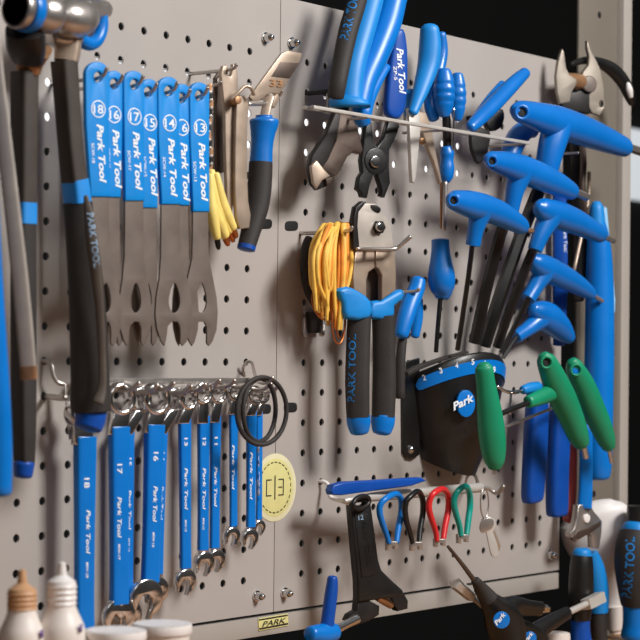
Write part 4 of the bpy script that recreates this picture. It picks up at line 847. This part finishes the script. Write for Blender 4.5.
# ------------------------------------------------------------------ bench and what stands on it
BZ = -.276
bn = thing('workbench', 'wooden workbench top below the pegboard, barely in view at the bottom right', 'bench', Vector((.3, -.3, BZ-.04)))
box('bench_top', WOOD, bn, (.25, -.335, BZ-.02), X, Y, ZZ, 3.0, .63, .04, .003)
for lx in (-1.15, 1.65):
    for ly in (-.60, -.07):
        box('leg', DARKW, bn, (lx, ly, (BZ-.04-1.2)/2), X, Y, ZZ, .06, .06, 1.2+BZ-.04, .003)
def standz(p): return BZ
def upright(name, mat, par, px, w, prof, seg=32, ang=40):
    """turned body: prof = [(py, rpx)] along a true vertical at photo x; 'B' = bench level"""
    pts = []
    p0 = P(px, 600, w); k = Z(p0)/FPX
    for y, r in prof:
        z = BZ if y == 'B' else P(px, y, w).z
        pts.append((p0.x, p0.y, z, r*k))
    return sweep(name, mat, par, pts, sub=1, seg=seg, nrm=X, cap=0, ang=ang)
def bottle(lab, px, w, capmat, tipy, capy, neck, shoulder, rb, accents):
    p0 = P(px, 600, w); e = thing('glue_bottle', lab, 'bottle', Vector((p0.x, p0.y, BZ)))
    s0, s1 = shoulder
    upright('body', BOTW, e, px, w, [('B', rb*.96), (s0+40, rb), (s0+14, rb), (s0+6, rb*.97), (s0, rb*.88), ((s0+s1)/2, rb*.72), (s1, neck*1.02), (s1-3, neck)])
    c0_, c1_ = capy
    prof = [(c1_, neck*1.0)]
    for i in range(4):
        y = c1_+(c0_-c1_)*(i/4); y2 = c1_+(c0_-c1_)*((i+.5)/4); prof += [(y-.4, neck*1.1), (y2, neck*1.0)]
    prof += [(c0_, neck*.98), (c0_-2, neck*.75), (c0_-6, neck*.36), (tipy+5, neck*.30), (tipy+1, neck*.24), (tipy, neck*.1)]
    upright('nozzle_cap', capmat, e, px, w, prof)
    k = Z(p0)/FPX
    for mat, x, y0, y1, ww in accents:
        zz0, zz1 = P(px, y1, w).z, P(px, y0, w).z; R = rb*k*1.012; vs = []; fs = []
        ph = math.asin(max(-.95, min(.95, (x-px)/rb))); vd = Vector((CAM.x-p0.x, CAM.y-p0.y, 0)).normalized(); rd = Vector((RT.x, RT.y, 0)).normalized()
        for i in range(9):
            a = ph+(i/8-.5)*2*ww/rb
            for z in (zz0, zz1):
                q = p0+vd*(R*math.cos(a))+rd*(R*math.sin(a)); vs.append((q.x, q.y, z))
        for i in range(8): fs.append((2*i, 2*i+2, 2*i+3, 2*i+1))
        o = mk('label_patch', vs, fs, mat, e)
        md = o.modifiers.new('thickness', 'SOLIDIFY'); md.thickness = .0003
bottle('small cloudy glue bottle with tan nozzle cap, leftmost at the bottom', 22, 160, TANC, 569, (589, 609), 14.0, (627, 611), 23.5, [(BOTY, 5, 632, 700, 7), (BOTP, 42, 628, 636, 2.5)])
bottle('small cloudy glue bottle with white nozzle cap, beside the first wrench handle', 61.5, 172, WHITE, 562, (581, 604), 14, (622, 606), 24.5, [(BOTY, 50, 632, 700, 6), (BOTP, 81, 622, 630, 2)])
def tub(lab, px, w, y, r):
    p0 = P(px, y, w); e = thing('plastic_tub', lab, 'tub', Vector((p0.x, p0.y, BZ)), 'white lidded tubs')
    upright('body', BOTW, e, px, w, [('B', r*.84), (y+14, r*.92), (y+9, r*.93)], seg=40)
    upright('lid', WHITE, e, px, w, [(y+10, r*.98), (y+9, r), (y+2.5, r), (y+.6, r*.985), (y, r*.95), (y+1.0, r*.90), (y+1.0, r*.2)], seg=48)
tub('white plastic tub lid at the bottom edge, the nearer left one', 116, 190, 629.5, 31)
tub('white plastic tub lid under the slanting wrench end, the right one', 162.5, 150, 623, 30)

# blue sliding handle tool and Y-wrenches standing low in front of the rail
o = thing('tee_tool', 'blue-dipped tee handle tool with steel bar below the black adjustable wrench', 'tool', (325, 640, 66))
rod('handle', BLUED, o, [(332.5, 578, 66, 5.2), (331.5, 590, 66, 6.4), (329, 610, 66, 6.8), (326, 634, 66, 7)], cap=.5, seg=18)
rod('socket', BLUEC, o, [(310, 634, 66, 8), (322, 634, 66, 10.5), (334, 632, 66, 9)], cap=.3)
rod('bar', CHROME, o, [(333, 631, 66, 5), (345, 625, 66, 4.4), (357, 619, 66, 4.6)], cap=.2)
p = P(324, 642, 66); sweep('post', STEEL, o, [(p.x, p.y, p.z+.004, .006), (p.x, p.y, BZ, .006)], sub=1, seg=14, nrm=X, cap=0)
def emblem(par, x, y, w, r):
    pl = PL(x, y, w, 42)
    d = disc('emblem', BLUEC, par, pl, x, y, r, t=1.4, bev=.3, d=.6, n=30)
    text('Park', d, PL(x, y, w+.8, 42), (x-r*.62, y+r*.75), (x+r*.62, y-r*.75), r*.62, WHITEP, d=.2, shear=.2, bold=.03)
o = thing('hex_wrench', 'black three-armed hex wrench with round blue emblem and pointed arm aimed up left', 'hex wrench', (503, 640, 92), 'three-armed wrenches')
rod('hub', BLK, o, [(479, 587, 88, 6.5), (489, 600, 90, 10), (500, 615, 92, 18), (507, 632, 92, 19.5), (511, 658, 92, 14)], flat=.5, cap=.3, seg=24)
rod('arm', BLK, o, [(500, 616, 92, 16), (513, 607, 92, 11), (528, 608, 92, 8.5), (541, 609, 92, 7.5)], flat=.6, cap=.2)
rod('arm_sleeve', RUB, o, [(475, 580, 88, 4.5), (482, 590, 88, 7.5), (489, 600, 90, 10)], flat=.8, cap=.2)
rod('blade', STEELD, o, [(448, 546.5, 86, 1.6), (462, 564, 86, 2.2), (476, 583, 87, 2.6)], cap=.3)
rod('tip', CHROME, o, [(540, 609, 92, 5), (547, 609, 92, 4.6)], cap=.2, seg=6)
emblem(o, 501.5, 620, 104, 7.4)
p = P(512, 655, 92); sweep('arm', BLK, o, [(p.x, p.y, p.z+.006, .011), (p.x, p.y, BZ, .006)], sub=1, seg=14, nrm=X, cap=0)
o = thing('hex_wrench', 'black three-armed hex wrench behind the first, with chrome square-ended arm to the right', 'hex wrench', (530, 640, 74), 'three-armed wrenches')
rod('hub', BLK, o, [(512, 628, 74, 12), (530, 642, 74, 18), (540, 660, 74, 14)], flat=.5, cap=.3, seg=24)
rod('arm', BLK, o, [(530, 637, 74, 11), (548, 624, 74, 8.5), (568, 612.5, 74, 6.5)], flat=.7, cap=.2)
rod('square_shaft', ZINC, o, [(566, 613.5, 74, 3.6), (588, 603, 74, 3.4)], seg=8, sub=1, cap=.1)
rod('square_end', ZINC, o, [(586, 604.5, 74, 7.4), (601, 597, 74, 7.4)], seg=4, sub=1, cap=.1, ang=20, twist=.785)
rod('arm', STEEL, o, [(514, 630, 74, 4), (484, 607, 74, 3), (470, 595, 74, 3)], cap=.1, sub=2)
rod('socket', ZINC, o, [(471, 596, 74, 6), (455, 583, 74, 6.4)], seg=6, sub=1, cap=.1, ang=20)
emblem(o, 530, 638, 86, 6)
p = P(540, 655, 74); sweep('arm', BLK, o, [(p.x, p.y, p.z+.006, .010), (p.x, p.y, BZ, .006)], sub=1, seg=14, nrm=X, cap=0)
# drivers
def driver(lab, w, parts, txt=None):
    x, y = parts[-1][1][-1][0], parts[-1][1][-1][1]
    p = P(x, y, w); e = thing('screwdriver', lab, 'screwdriver', Vector((p.x, p.y, BZ)), None)
    for nme, pts, mat, sg in parts:
        o = rod(nme, mat, e, [(a, b, w, r) for a, b, r in pts], cap=.1, seg=sg, flat=1)
        if txt and nme == 'grip': text(txt[0], o, PL(txt[1][0], (txt[1][1]+txt[2][1])/2, w, 48), txt[1], txt[2], txt[3], PRINTK, target=o, d=.4, bold=.02)
    q = W([parts[-1][1][-1][:2]+(w, parts[-1][1][-1][2])])[0]
    if q[2] > BZ+.002: sweep('ferrule', STEEL, e, [(q[0], q[1], q[2]+.002, q[3]*.6), (q[0], q[1], BZ, q[3]*.6)], sub=1, seg=16, nrm=X, cap=0)
driver('upright black-gripped driver with blue ring under the hanging adjustable wrench', 54,
  [('end_cap', [(582, 548.5, 6.5), (582, 551, 9), (582, 557, 10)], BLUEL, 24), ('grip', [(582, 556, 10.5), (581.5, 566, 11.8), (581, 590, 12.6), (580.5, 610, 11.6), (580.5, 620, 10)], BLK, 24), ('collar', [(580.5, 619, 9.6), (580.5, 630, 9.6), (581, 642, 11)], BLUED, 24)])
driver('upright driver with tapered blue grip, behind the black driver', 34,
  [('grip', [(592, 553, 6), (595, 568, 9.5), (598, 590, 11), (599, 612, 9.5)], BLUEL, 20), ('collar', [(599, 611, 8.5), (599, 628, 8), (600, 642, 8)], RUB, 20)])
driver('large upright driver with lettered black grip and blue collar at the right edge', 66,
  [('end_cap', [(638, 506, 11), (638, 516, 11.5), (638, 523, 12)], BLK, 28), ('top_ring', [(637.5, 524, 12.5), (637, 528, 15), (636.8, 533, 16.3)], BLUEL, 28), ('grip', [(636.5, 532, 16.8), (635, 546, 19.5), (634.5, 565, 20.2), (635.5, 588, 18), (636.5, 604, 15.5)], RUB, 28), ('collar', [(636.5, 602, 14.5), (636.5, 612, 13.5), (637, 625, 14.5), (637, 634, 16), (637, 638, 15.5)], BLUEC, 28)],
  ('PARK TOOL', (629.5, 598), (632.5, 536), 8))
o = thing('squeeze_bottle', 'upside-down white squeeze bottle standing on its cap behind the drivers', 'bottle', (614, 632, 40))
rod('body', WHITE, o, [(594, 506, 20, 22), (595, 511, 20, 31), (597, 522, 20, 37), (598, 536, 20, 36), (602, 554, 20, 29), (608, 576, 20, 18), (612, 594, 20, 11), (613.5, 606, 20, 9)], cap=.2, seg=32, flat=.42)
rod('cap', BOTW, o, [(613.7, 606, 20, 8.6), (615, 629, 20, 8.2)], cap=.1, seg=24, sub=2)
p = P(615, 628, 20); sweep('cap_foot', BOTW, o, [(p.x, p.y, p.z+.002, .006), (p.x, p.y, BZ, .006)], sub=1, seg=20, nrm=X, cap=0)
o = thing('round_jar', 'pale round lid of a jar at the bottom edge, below the chrome square end', 'jar', (556, 640, 40))
p = P(558, 632, 46); o.location = Vector((p.x, p.y, BZ))
sweep('jar', BOTW, o, [(p.x, p.y, BZ, .012), (p.x, p.y, p.z-.004, .012), (p.x, p.y, p.z-.001, .0115), (p.x, p.y, p.z, .009)], sub=1, seg=28, nrm=X, cap=.05)
# ------------------------------------------------------------------ light
def area(name, loc, tgt, sx, sy, e, col=(1, 1, 1)):
    l = bpy.data.lights.new(name, 'AREA'); l.shape = 'RECTANGLE'; l.size = sx; l.size_y = sy; l.energy = e; l.color = col
    o = bpy.data.objects.new(name, l); COL.objects.link(o); o.location = loc
    o.rotation_euler = (Vector(tgt)-Vector(loc)).to_track_quat('-Z', 'Y').to_euler(); return o
area('ceiling_lamp_light', (.15, -1.62, 1.2), (0, 0, 0), .6, .45, 49, (1, .99, .975))
area('fill_light', (-1.3, -1.9, 1.2), (0, 0, 0), .8, .6, 5, (1, .99, .98))  # weak fill added from the left to lift the shade
w = bpy.data.worlds.new('room'); SC.world = w; w.use_nodes = True; nt = w.node_tree; N = nt.nodes; L = nt.links
tc = N.new('ShaderNodeTexCoord'); sx = N.new('ShaderNodeSeparateXYZ'); L.new(tc.outputs['Generated'], sx.inputs[0])
cr = N.new('ShaderNodeValToRGB'); mr = N.new('ShaderNodeMapRange'); mr.inputs['From Min'].default_value = -1; L.new(sx.outputs['Z'], mr.inputs['Value']); L.new(mr.outputs['Result'], cr.inputs['Fac'])
e = cr.color_ramp.elements; e[0].position = .2; e[0].color = (.02, .018, .016, 1); e[1].position = .85; e[1].color = (.85, .83, .8, 1)
x = cr.color_ramp.elements.new(.5); x.color = (.16, .155, .15, 1)
L.new(cr.outputs['Color'], N['Background'].inputs['Color']); N['Background'].inputs['Strength'].default_value = .19
SC.view_settings.view_transform = 'Standard'; SC.view_settings.look = 'None'; SC.view_settings.exposure = 0; SC.view_settings.gamma = 1
SC.view_settings.use_curve_mapping = False
